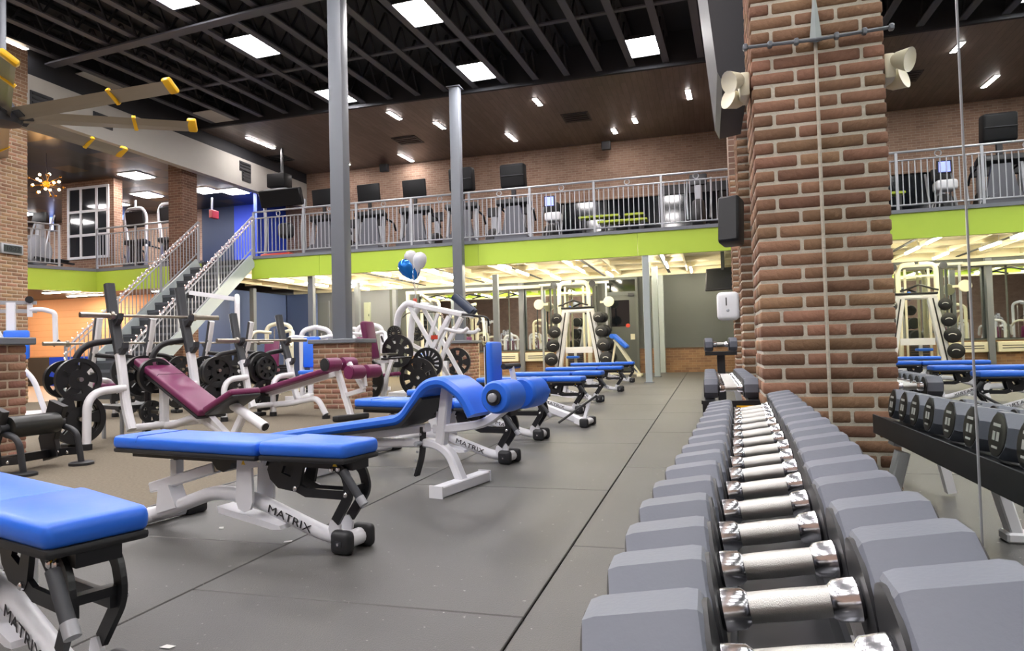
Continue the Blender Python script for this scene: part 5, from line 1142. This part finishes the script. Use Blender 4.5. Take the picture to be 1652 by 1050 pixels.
def cable_station():
    t = thing('cable_crossover', 'cream cable crossover station behind the dumbbell tower', 'gym machine', (-3.6, 19.25, 0), 0)
    for s in (-1, 1):
        MB().tube(fillet([(s * 0.42, 0, 0.03), (s * 0.42, 0, 2.60), (0.05 * s, 0, 2.62)], 0.2, 7), 0.06, 12).build('main_frame', M['cream'], t)
        MB().bar([(s * 0.26, 0.05, 0.05), (s * 0.26, 0.05, 2.5)], 0.05, 0.05, (1, 0, 0)).build('guide_post', M['cream'], t, False)
        MB().bar([(s * 0.92, 0, 0.05), (s * 0.92, 0, 2.58)], 0.05, 0.05, (1, 0, 0)).build('outer_post', M['galv'], t, False)
        w_ = MB().lathe([(0.14, -0.04), (0.15, 0), (0.14, 0.04)], (s * 1.0, -0.1, 2.02), (0, 1, 0), 20).build('pulley_guard', M['cream'], t)
        MB().bar([(s * 0.75, -0.05, 2.02), (s * 1.0, -0.05, 2.02)], 0.06, 0.06, (0, 0, 1)).build('pulley_bracket', M['cream'], t, False)
        MB().lathe([(0.09, -0.03), (0.09, 0.03)], (s * 0.55, -0.1, 2.55), (0, 1, 0), 16).build('top_pulley', M['dark'], t)
        MB().cyl((s * 1.05, -0.1, 1.9), (s * 1.05, -0.1, 1.2), 0.02, 8).build('rope', M['black'], t)
    MB().bar([(-1.0, 0, 2.58), (1.0, 0, 2.58)], 0.06, 0.06, (0, 0, 1)).build('top_beam', M['cream'], t, False)
    MB().bar([(-0.42, 0, 2.32), (0.42, 0, 2.32)], 0.05, 0.05, (0, 0, 1)).build('cross_beam', M['cream'], t, False)
    MB().tube(fillet([(-0.42, -0.15, 1.95), (-0.3, -0.15, 1.98), (0, -0.15, 2.1), (0.3, -0.15, 1.98), (0.42, -0.15, 1.95)], 0.05, 4), 0.025, 8).build('pull_bar', M['black'], t)
    MB().rbox((0.06, -0.3, 0.7), (0.3, 0.16, 0.16), 0.05, 3).build('knee_pad', M['blue'], t)
    MB().rbox((0, -0.35, 0.5), (0.34, 0.3, 0.07), 0.025, 2).build('seat_pad', M['blue'], t)
    MB().bar([(0.06, -0.3, 0.05), (0.06, -0.3, 0.68)], 0.07, 0.07, (1, 0, 0)).build('seat_post', M['cream'], t, False)
    MB().bar([(0, 0.06, 0.05), (0, -0.6, 0.05)], 0.1, 0.08, (1, 0, 0)).build('base_beam', M['cream'], t, False)
    for k in range(10): MB().b2((-0.2, 0.0, 0.1 + k * 0.06), (0.2, 0.16, 0.15 + k * 0.06)).build('stack_plate', M['dark'], t, False)
    # long pulley beam running left along the mirrors
    MB().bar([(-1.0, 0.1, 2.56), (-5.2, 0.1, 2.56)], 0.09, 0.09, (0, 0, 1)).build('long_beam', M['cream'], t, False)
    for x in (-2.0, -3.1, -4.2):
        MB().tube(fillet([(x - 0.3, 0.05, 2.36), (x, 0.05, 2.44), (x + 0.3, 0.05, 2.36)], 0.1, 4), 0.02, 8).build('chin_handle', M['black'], t)
    MB().bar([(-5.15, 0.1, 0.05), (-5.15, 0.1, 2.52)], 0.09, 0.09, (1, 0, 0)).build('end_post', M['cream'], t, False)
cable_station()
def preacher():
    t = thing('preacher_bench', 'cream preacher curl bench with a sloping blue arm pad by the door', 'weight bench', (-2.05, 17.5, 0), 0)
    MB().rbox((-0.06, 0, 0.9), (0.50, 0.55, 0.1), 0.045, 3, roty(0.75)).build('arm_pad', M['blue'], t)
    MB().cyl((-0.24, -0.27, 1.03), (-0.24, 0.27, 1.03), 0.06, 14).build('pad_roll', M['blue'], t)
    for s in (-1, 1):
        MB().bar([(-0.2, s * 0.14, 0.95), (0.38, s * 0.14, 0.05)], 0.06, 0.07, (0, 1, 0), 0.01).build('front_leg', M['cream'], t, False)
    MB().bar([(-0.18, 0, 0.9), (-0.34, 0, 0.05)], 0.05, 0.05, (0, 1, 0)).build('rear_leg', M['cream'], t, False)
    MB().rbox((0.40, 0, 0.035), (0.12, 0.55, 0.07), 0.015, 1).build('front_foot', M['cream'], t, False)
    MB().rbox((-0.36, 0, 0.035), (0.12, 0.55, 0.07), 0.015, 1).build('rear_foot', M['cream'], t, False)
    MB().bar([(-0.36, 0, 0.09), (0.4, 0, 0.09)], 0.06, 0.06, (0, 1, 0)).build('base_beam', M['cream'], t, False)
preacher()
# ================================================================ BACK WALL DOOR, heaters, boxes
dx0, dx1 = AY(978, 520, YB).x, AY(1027, 520, YB).x
do = struct(MB().b2((dx0, YB - 0.13, 0), (dx1, YB - 0.08, 2.22)).build('door_1', mat('door paint', '565a56', 0.5), smooth=False), 'grey door with a dark glass pane beside the slim posts')
for (a, b, c, d_) in ((dx0 - 0.07, dx0, 0, 2.72), (dx1, dx1 + 0.07, 0, 2.72), (dx0, dx1, 2.22, 2.32), (dx0, dx1, 2.66, 2.72)):
    MB().b2((a, YB - 0.15, c), (b, YB - 0.07, d_)).build('door_frame', M['slate'], do, False)
pa, pb = AY(983, 485, YB - 0.14), AY(1016, 526, YB - 0.14)
MB().b2((pa.x, YB - 0.136, pb.z), (pb.x, YB - 0.129, pa.z)).build('pane', M['glass'], do, False)
MB().b2((dx0, YB - 0.12, 2.32), (dx1, YB - 0.10, 2.66)).build('transom_pane', M['glass'], do, False)
p_ = AY(1021, 543, YB - 0.14); MB().b2((p_.x - 0.06, YB - 0.15, p_.z - 0.08), (p_.x + 0.06, YB - 0.13, p_.z + 0.08)).build('lock_plate', M['cream'], do, False)
p_ = AY(1013, 525, YB - 0.14); MB().lathe([(0.06, 0), (0.06, 0.004)], (p_.x, YB - 0.137, p_.z), (0, -1, 0), 14).build('red_sticker', M['red'], do, False)
p_ = AY(1018, 475, YB - 0.14); MB().b2((p_.x - 0.08, YB - 0.2, p_.z - 0.04), (p_.x + 0.08, YB - 0.13, p_.z + 0.04)).build('door_closer', M['duct'], do, False)
for (px, lb) in ((815, 'cream wall heater under the left mirror'), (870, 'cream wall heater nearest the dumbbell tower')):
    p_ = AY(px, 577, YB - 0.14); t = thing('wall_heater', lb, 'heater', (p_.x, YB - 0.14, 0.42), 0, 'cream wall heaters')
    MB().rbox((0, 0, 0.1), (0.85, 0.12, 0.26), 0.015, 1).build('casing', M['cream'], t, False)
    for k in range(2): MB().b2((-0.33, -0.066, 0.06 + k * 0.06), (0.33, -0.06, 0.08 + k * 0.06)).build('grille_slot', M['duct'], t, False)
pa, pb = AY(588, 488, YB - 0.05), AY(598, 528, YB - 0.05)
t = thing('electrical_panel', 'pale green electrical panel on the dark back wall', 'electrical box', ((pa.x + pb.x) / 2, YB - 0.06, pb.z))
MB().b2((-(pb.x - pa.x) / 2, -0.04, 0), ((pb.x - pa.x) / 2, 0.055, pa.z - pb.z)).build('cover', mat('pale green', 'a9b09c', 0.5), t, False)
MB().b2((0.06, -0.05, 0.35), (0.08, -0.04, 0.42)).build('latch', M['dark'], t, False)
pa, pb = AY(494, 490, YB), AY(531, 600, YB)
d2 = struct(MB().b2((pa.x, YB - 0.04, 0), (pb.x, YB - 0.005, pa.z)).build('door_2', mat('flush door', '7b7f84', 0.5), smooth=False), 'grey flush door in the back wall')
MB().b2((pa.x - 0.06, YB - 0.05, 0), (pa.x, YB, pa.z + 0.06)).b2((pb.x, YB - 0.05, 0), (pb.x + 0.06, YB, pa.z + 0.06)).b2((pa.x, YB - 0.05, pa.z), (pb.x, YB, pa.z + 0.06)).build('door_frame', M['slatelt'], d2, False)
# ================================================================ MEZZANINE CARDIO MACHINES
ltmet = mat('silver plastic', '9a9ca2', 0.4, 0.2)
midg = mat('mid grey plastic', '5c5e66', 0.45)
def treadmill(label, px, py, Y, kind, z0=ZF + 0.0, group='treadmills behind the long railing'):
    """front of the machine faces the railing; px,py = centre of its screen in the photograph"""
    p = AY(px, py, Y); t = thing('treadmill', label, 'treadmill', (p.x, Y, z0), random.uniform(-0.06, 0.06), group); zc = p.z - z0
    MB().rbox((0, 0.75, 0.14), (0.82, 1.7, 0.14), 0.03, 2).build('deck', M['blackpl'], t)
    hd = MB().prism([(-0.42, 0.02), (0.42, 0.02), (0.40, 0.28), (0.2, 0.42), (-0.2, 0.42), (-0.40, 0.28)], (0, 0.05, 0), (1, 0, 0), (0, 0, 1), (0, 1, 0), 0.45).build('motor_hood', midg, t, False)
    for s in (-1, 1):
        MB().bar([(s * 0.40, 0.12, 0.05), (s * 0.36, 0.22, 1.1)], 0.07, 0.10, (1, 0, 0), 0.012).build('upright', ltmet, t, False)
        MB().tube(fillet([(s * 0.36, 0.22, 1.05), (s * 0.36, 0.75, 1.0), (s * 0.36, 0.9, 0.8)], 0.1, 4), 0.025, 8).build('handrail', M['blackpl'], t)
    MB().prism([(-0.3, 0.40), (0.3, 0.40), (0.17, 1.05), (-0.17, 1.05)], (0, 0.16, 0), (1, 0, 0), (0, 0, 1), (0, 1, 0), 0.08).build('front_shroud', midg if kind < 2 else M['blackpl'], t, False)
    MB().rbox((0, 0.2, 1.13), (0.86, 0.28, 0.14), 0.04, 2, rotx(-0.3)).build('console', M['blackpl'], t)
    m_ = rotx(0.12)
    if kind == 0:
        MB().rbox((0, 0.12, zc), (0.64, 0.07, 0.46), 0.02, 2, m_).build('screen_back', M['scrblk'], t)
        MB().tube([(-0.17 + 0.0425 * i, 0.085 + 0.01, zc + 0.03 - 0.0016 * (i - 4) ** 2) for i in range(9)], 0.008, 4).build('logo_arc', M['dark'], t)
        MB().bar([(0, 0.18, 1.15), (0, 0.16, zc)], 0.08, 0.05, (1, 0, 0)).build('screen_arm', M['blackpl'], t, False)
    elif kind == 1:
        MB().rbox((0, 0.22, zc), (0.62, 0.30, 0.58), 0.06, 3, m_).build('screen_back', M['scrblk'], t)
        MB().rbox((0, 0.22, zc + 0.27), (0.5, 0.2, 0.03), 0.012, 1, m_).build('top_vent', M['galv'], t)
        MB().b2((-0.29, 0.05, zc - 0.02), (0.29, 0.075, zc - 0.005)).build('seam_strip', M['dark'], t, False)
        MB().bar([(0, 0.22, 1.15), (0, 0.22, zc)], 0.1, 0.08, (1, 0, 0)).build('screen_arm', M['blackpl'], t, False)
    else:
        MB().tube(fillet([(-0.36, 0.2, 1.0), (-0.44, 0.15, zc + 0.1), (-0.3, 0.12, zc + 0.34), (0.3, 0.12, zc + 0.34), (0.44, 0.15, zc + 0.1), (0.36, 0.2, 1.0)], 0.14, 5), 0.045, 10).build('arched_frame', M['white'], t)
        MB().rbox((0, 0.14, zc), (0.72, 0.08, 0.5), 0.05, 3, m_).build('screen_back', M['blackpl'], t)
        MB().b2((-0.03, 0.13, zc + 0.3), (0.03, 0.17, zc + 0.6)).build('mast', M['white'], t, False)
    return t
treadmill('treadmill with a flat black screen just left of the front grey column', 517, 318, 15.9, 0)
treadmill('treadmill with a flat black screen just right of the front grey column', 591, 310, 15.9, 0)
treadmill('treadmill with a flat black screen midway between the two grey columns', 665, 303, 15.9, 0)
treadmill('treadmill with a bulky black monitor behind the second grey column', 740, 287, 15.9, 1)
treadmill('treadmill with a bulky black monitor right of the second grey column', 824, 281, 15.9, 1)
for (px, py, lb) in ((212, 353, 'white framed treadmill on the left wing right of the brick window wall'), (268, 345, 'white framed treadmill half hidden by the brick pillar'), (150, 362, 'white framed treadmill seen behind the grid window')):
    treadmill(lb, px, py, 17.0, 2, ZF, 'treadmills on the left wing')
def elliptical(label, px, Y, group='elliptical trainers on the mezzanine', body=None):
    p = AY(px, 380, Y); t = thing('elliptical_trainer', label, 'elliptical', (p.x, Y, ZF), random.uniform(-0.08, 0.08), group)
    MB().lathe([(0.1, -0.1), (0.40, -0.12), (0.44, -0.06), (0.44, 0.06), (0.40, 0.12), (0.1, 0.14)], (0, 0.1, 0.50), (1, 0, 0), 22).build('flywheel_shroud', body or M['blackpl'], t)
    MB().bar([(0, 0.2, 0.3), (0, 0.25, 1.35)], 0.16, 0.16, (1, 0, 0), 0.03).build('mast', ltmet, t, False)
    MB().rbox((0, 0.22, 1.42), (0.4, 0.1, 0.28), 0.03, 2, rotx(-0.2)).build('console', M['blackpl'], t)
    for s in (-1, 1):
        MB().tube(fillet([(s * 0.25, 0.15, 0.5), (s * 0.28, 0.25, 1.05), (s * 0.27, 0.42, 1.5)], 0.15, 4), 0.024, 8).build('swing_arm', M['galv'], t)
        MB().bar([(s * 0.2, -0.1, 0.3), (s * 0.2, 1.1, 0.25)], 0.08, 0.05, (1, 0, 0)).build('pedal_bar', M['blackpl'], t, False)
        MB().rbox((s * 0.2, 0.7, 0.31), (0.18, 0.4, 0.05), 0.02, 1).build('foot_pedal', M['black'], t)
    MB().rbox((0, 0.45, 0.06), (0.5, 1.8, 0.1), 0.03, 1).build('base', M['blackpl'], t)
names = ['behind the left part of the railing', 'beside the front grey column', 'left of the middle railing post', 'below the second flat screen', 'left of the second grey column', 'right of the second grey column', 'below the right bulky monitor', 'left of the dark glass wall']
for k, (px, Y) in enumerate(((560, 18.2), (608, 18.2), (655, 18.2), (702, 18.2), (748, 18.2), (795, 18.2), (842, 18.2), (888, 18.2))):
    elliptical('grey elliptical trainer on the mezzanine ' + names[k], px, Y)
elliptical('elliptical trainer at the right end of the mezzanine railing', 1128, 16.4)
for k, px in enumerate((52,)):
    elliptical('elliptical trainer behind the short left railing', px, 14.0, 'ellipticals behind the short left railing', ltmet)
# big slanted board rig at the left end of the railing
a, b = AY(425, 335, 16.2), AY(490, 305, 16.2); cx = (a.x + b.x) / 2
t = thing('climber_rig', 'wide rig with a slanted dark board at the left end of the railing', 'gym machine', (cx, 16.2, ZF), 0.0)
MB().rbox((0, -0.1, (a.z + b.z) / 2 - ZF), (b.x - a.x, 0.16, 0.46), 0.02, 1, rotx(0.35)).build('dark_board', M['scrblk'], t)
for s in (-1, 1):
    MB().tube(fillet([(s * 0.62, 0.0, 0.03), (s * 0.55, 0, 0.8), (s * 0.62, 0.05, 1.75)], 0.3, 6), 0.045, 10).build('side_leg', M['galv'], t)
MB().rbox((0.0, 0.1, 0.95), (0.42, 0.3, 0.42), 0.12, 4).build('motor_pod', M['blackpl'], t)
MB().bar([(-0.62, 0, 0.05), (0.62, 0, 0.05)], 0.1, 0.08, (0, 0, 1)).build('base', M['dark'], t, False)
pr = AY(450, 398, 15.4)
t = thing('step_platform', 'low red step platform behind the left end of the railing', 'platform', (pr.x, 15.4, ZF))
MB().rbox((0, 0, 0.1), (0.85, 0.4, 0.16), 0.03, 2).build('top', M['red'], t)
for s in (-1, 1): MB().b2((s * 0.3 - 0.05, -0.15, 0), (s * 0.3 + 0.05, 0.15, 0.05)).build('riser_foot', M['blackpl'], t, False)
a, b = AY(437, 305, 16.9), AY(465, 280, 16.9)
t = thing('television', 'black box television high above the slanted board', 'television', ((a.x + b.x) / 2, 16.9, (a.z + b.z) / 2))
MB().rbox((0, 0, 0), (b.x - a.x, 0.4, b.z - a.z), 0.03, 2).build('casing', M['scrblk'], t)
MB().rbox((0, 0, -(b.z - a.z) / 2 - 0.08), (0.7, 0.45, 0.06), 0.01, 1).build('shelf', M['galv'], t)
MB().b2((-0.03, 0.1, (b.z - a.z) / 2), (0.03, 0.16, 6.68 - (a.z + b.z) / 2)).build('ceiling_arm', M['dark'], t, False)
# lime topped benches and small things right
lm = mat('lime vinyl', 'b9cc3c', 0.5)
for k, (px0, px1, py, Y) in enumerate(((935, 1000, 353, 18.6), (1008, 1040, 348, 18.6), (965, 1045, 360, 17.6))):
    a, b = AY(px0, py, Y), AY(px1, py, Y)
    t = thing('lime_bench', 'bench with a flat lime top on the mezzanine, ' + ('left back one', 'right back one', 'front one')[k], 'bench', ((a.x + b.x) / 2, Y, ZF), 0, 'lime benches')
    L = b.x - a.x; z = max(0.3, a.z - ZF)
    MB().rbox((0, 0, z), (L, 0.35, 0.07), 0.02, 1).build('top_pad', lm, t)
    for s in (-1, 1): MB().b2((s * (L / 2 - 0.12) - 0.03, -0.14, 0), (s * (L / 2 - 0.12) + 0.03, 0.14, z - 0.03)).build('leg', M['black'], t, False)
p = AY(882, 345, 17.0)
t = thing('stool', 'white stool behind the railing near the dark glass', 'stool', (p.x + 0.35, 16.2, ZF))
MB().rbox((0, 0, 0.72), (0.4, 0.36, 0.22), 0.06, 3).build('seat', M['white'], t)
for (sx, sy) in ((-1, -1), (1, -1), (1, 1), (-1, 1)): MB().cyl((sx * 0.12, sy * 0.12, 0.65), (sx * 0.19, sy * 0.17, 0), 0.016, 8).build('leg', M['galv'], t)
def lit_screen(label, p0, p1, Y, col, st):
    a, b = AY(*p0, Y), AY(*p1, Y)
    t = thing('wall_screen', label, 'television', ((a.x + b.x) / 2, Y, (a.z + b.z) / 2))
    w_, h_ = (b.x - a.x) / 2, (a.z - b.z) / 2
    MB().b2((-w_ - 0.03, 0.01, -h_ - 0.03), (w_ + 0.03, 0.07, h_ + 0.03)).build('casing', M['blackpl'], t, False)
    MB().b2((-w_, 0.0, -h_), (w_, 0.01, h_)).build('screen', emit(label[:20], col, st), t, False)
lit_screen('small lit blue screen above the white stool', (879, 318), (893, 331), 17.9, '3a5cff', 1.2)
lit_screen('lit blue television on the wing behind the brick window wall', (184, 322), (201, 354), 19.6, '6aa0ff', 1.3)
lit_screen('narrow lit blue screen left of the brick window wall', (80, 340), (86, 372), 18.9, '3f7bff', 1.0)
# ================================================================ BIG CEILING FAN
def fan():
    Z = 4.5; H = AZ(4, 187, Z)
    t = thing('ceiling_fan', 'huge ceiling fan with yellow tipped metal blades at upper left', 'ceiling fan', (H.x, H.y, Z))
    MB().cyl((0, 0, 0.1), (0, 0, ZC + 0.6 - Z), 0.05, 14).build('drop_rod', M['grey'], t)
    MB().lathe([(0.1, -0.16), (0.24, -0.12), (0.27, 0.0), (0.2, 0.1), (0.08, 0.3)], (0, 0, 0), (0, 0, 1), 24).build('motor_hub', M['duct'], t)
    tips = [AZ(*q, Z) - Vector((H.x, H.y, Z)) for q in ((12, 95), (275, 140), (312, 204), (198, 247), (3, 262))]
    tips += [-tips[1] * 0.9, -tips[2]]
    for d_ in tips:
        L = d_.length; a = math.atan2(d_.y, d_.x); m_ = rotz(a) @ rotx(-0.62)
        blade = MB()
        n = 8; prof = [(-0.115, -0.012), (-0.05, 0.014), (0.04, 0.022), (0.115, 0.0), (0.04, 0.004), (-0.05, -0.004)]
        for i in (0, 1):
            x = 0.22 if i == 0 else L - 0.06
            blade.v += [tuple(m_ @ Vector((x, q[0] * (1.0 if i == 0 else 0.9), q[1]))) for q in prof]
        blade.f = [(j, (j + 1) % 6, 6 + (j + 1) % 6, 6 + j) for j in range(6)] + [tuple(range(5, -1, -1)), tuple(range(6, 12))]
        b_ = blade.build('blade', M['alu'], t, False)
        MB().rbox(m_ @ Vector((L - 0.02, 0, 0.03)), (0.14, 0.24, 0.08), 0.03, 2, m_).build('blade_tip', M['yellow'], b_)
        MB().box(m_ @ Vector((L * 0.68, 0, 0.003)), (0.05, 0.25, 0.05), m_).build('blade_clip', M['yellow'], b_, False)
        MB().bar([m_ @ Vector((0.1, 0, 0.0)), m_ @ Vector((0.4, 0, 0.0))], 0.12, 0.03, m_ @ Vector((0, 1, 0))).build('blade_root', M['duct'], b_, False)
fan()
# ================================================================ CHANDELIER
p = AY(75, 297, 13.0)
t = thing('chandelier', 'brass starburst chandelier with glowing bulbs on the left wing', 'chandelier', p)
MB().lathe([(0.02, -0.08), (0.07, -0.05), (0.08, 0), (0.07, 0.05), (0.02, 0.08)], (0, 0, 0), (0, 0, 1), 16).build('core', M['yellow'], t)
MB().cyl((0, 0, 0.05), (0, 0, 5.86 - p.z), 0.008, 6).build('drop_rod', M['dark'], t)
brass = mat('brass', 'a5772e', 0.3, 0.9); glow = emit('warm bulb', 'ffcf94', 25.0)
for k in range(22):
    z = 1 - 2 * (k + 0.5) / 22; a = k * 2.39996; q = math.sqrt(1 - z * z); d_ = Vector((q * math.cos(a), q * math.sin(a), z * 0.8))
    L = 0.36 if k % 2 else 0.27
    s_ = MB().cyl(d_ * 0.05, d_ * L, 0.007, 6).build('spoke', brass, t)
    MB().lathe([(0.008, 0), (0.03, 0.015), (0.032, 0.035), (0.01, 0.06)], d_ * L, d_, 8).build('bulb', glow if k % 2 == 0 else brass, s_)
# ================================================================ BALLOONS
def balloon(label, px, py, m_, dy, sc, tilt):
    p = AY(px, py, 11.3 + dy); t = thing('balloon', label, 'balloon', p, 0, 'foil balloons above the lever machine')
    prof = [(0.012, -0.34), (0.02, -0.31), (0.06, -0.26), (0.15, -0.12), (0.185, 0.02), (0.17, 0.13), (0.11, 0.21), (0.02, 0.24)]
    MB().lathe([(r_ * sc, d_ * sc) for r_, d_ in prof], (0, 0, 0), (math.sin(tilt), 0, math.cos(tilt)), 20).build('envelope', m_, t)
    base = Vector((-math.sin(tilt) * 0.34 * sc, 0, -math.cos(tilt) * 0.34 * sc)); tie = Vector((-4.93, 11.2, 1.68)) - p
    MB().tube([base, base.lerp(tie, 0.4) + Vector((0.03, 0, 0)), tie], 0.006, 5).build('ribbon', M['galv'], t)
bf = mat('blue foil', '1d74cf', 0.12, 0.55); wf = mat('pearl foil', 'c9cbd0', 0.3, 0.1)
balloon('white balloon at the top left of the balloon bunch', 663, 418, wf, 0.3, 0.68, -0.06)
balloon('white balloon at the right of the balloon bunch', 677, 421, wf, -0.12, 0.66, 0.2)
balloon('big blue balloon at the left of the balloon bunch', 655, 433, bf, -0.5, 0.68, -0.45)
balloon('small blue balloon low in the middle of the balloon bunch', 669, 438, bf, 0.75, 0.58, 0.1)
t = thing('balloon_weight', 'small ribbon weight hooked on the lever machine top holding the balloons', 'weight', (-4.93, 11.2, 1.68))
MB().rbox((0, 0, 0), (0.06, 0.06, 0.08), 0.015, 2).build('weight_body', M['red'], t)
MB().cyl((0, 0, 0.04), (0, 0, 0.07), 0.01, 8).build('loop', M['galv'], t)
# ================================================================ SIGNS AND SMALL THINGS
for (px, py, Y, lb) in ((345, 346, 17.4, 'red exit sign beside the brick pillar at the top of the stairs'), (357, 491, 18.9, 'red sign on the navy wall under the stairs')):
    p = AY(px, py, Y); t = thing('wall_sign', lb, 'sign', (p.x, Y, p.z))
    MB().rbox((0, 0, 0), (0.12, 0.3, 0.24), 0.01, 1).build('sign_box', mat('sign red', 'a8302c', 0.4), t)
    MB().b2((-0.02, -0.1, 0.12), (0.02, -0.06, 0.5 if Y < 18 else 0.2)).build('hanger', M['galv'], t, False)
p = AY(304, 243, 14.55); q_ = thing('round_alarm', 'small white round alarm on the brick pillar behind the stairs', 'alarm', (-12.79, 14.85, p.z))
MB().lathe([(0.07, 0), (0.07, 0.03), (0.05, 0.045)], (0, 0, 0), (1, 0, 0), 18).build('cover', M['white'], q_)
# exercise ball and medicine rack under the stairs
eb = AY(300, 555, 13.6)
t = tag(MB().lathe([(0.3 * math.sin(a), -0.3 * math.cos(a)) for a in [0.05 + 3.04 * i / 14 for i in range(15)]], (0, 0, 0), (0, 0, 1), 24).build('exercise_ball', mat('teal ball', '3f6370', 0.4)), 'dark teal exercise ball under the stairs', 'exercise ball'); t.location = (-9.9, 12.9, 0.3)
t = tag(MB().lathe([(0.3 * math.sin(a), -0.3 * math.cos(a)) for a in [0.05 + 3.04 * i / 14 for i in range(15)]], (0, 0, 0), (0, 0, 1), 24).build('exercise_ball', mat('lime ball', 'b5c435', 0.4)), 'lime exercise ball in front of the orange wall', 'exercise ball'); t.location = (-14.6, 15.3, 0.3)
# paper scraps on the floor
scrap = MB().prism([(-0.02, -0.008), (0.015, -0.012), (0.022, 0.006), (-0.01, 0.012)], (0, 0, 0.002), (1, 0, 0), (0, 1, 0), (0, 0, 1), 0.001).mesh('paper_scrap', M['mark'], False)
for (px, py, lb) in ((357, 852, 'tiny white paper scrap on the floor under the middle blue bench'), (464, 874, 'tiny white paper scrap on the floor left of the bench wheels'), (270, 1044, 'tiny white paper scrap on the floor near the bottom edge')):
    q = AZ(px, py, 0); tag(link('paper_scrap', scrap, None, (q.x, q.y, 0.0), random.uniform(0, 3)), lb, 'paper scrap', 'paper scraps')
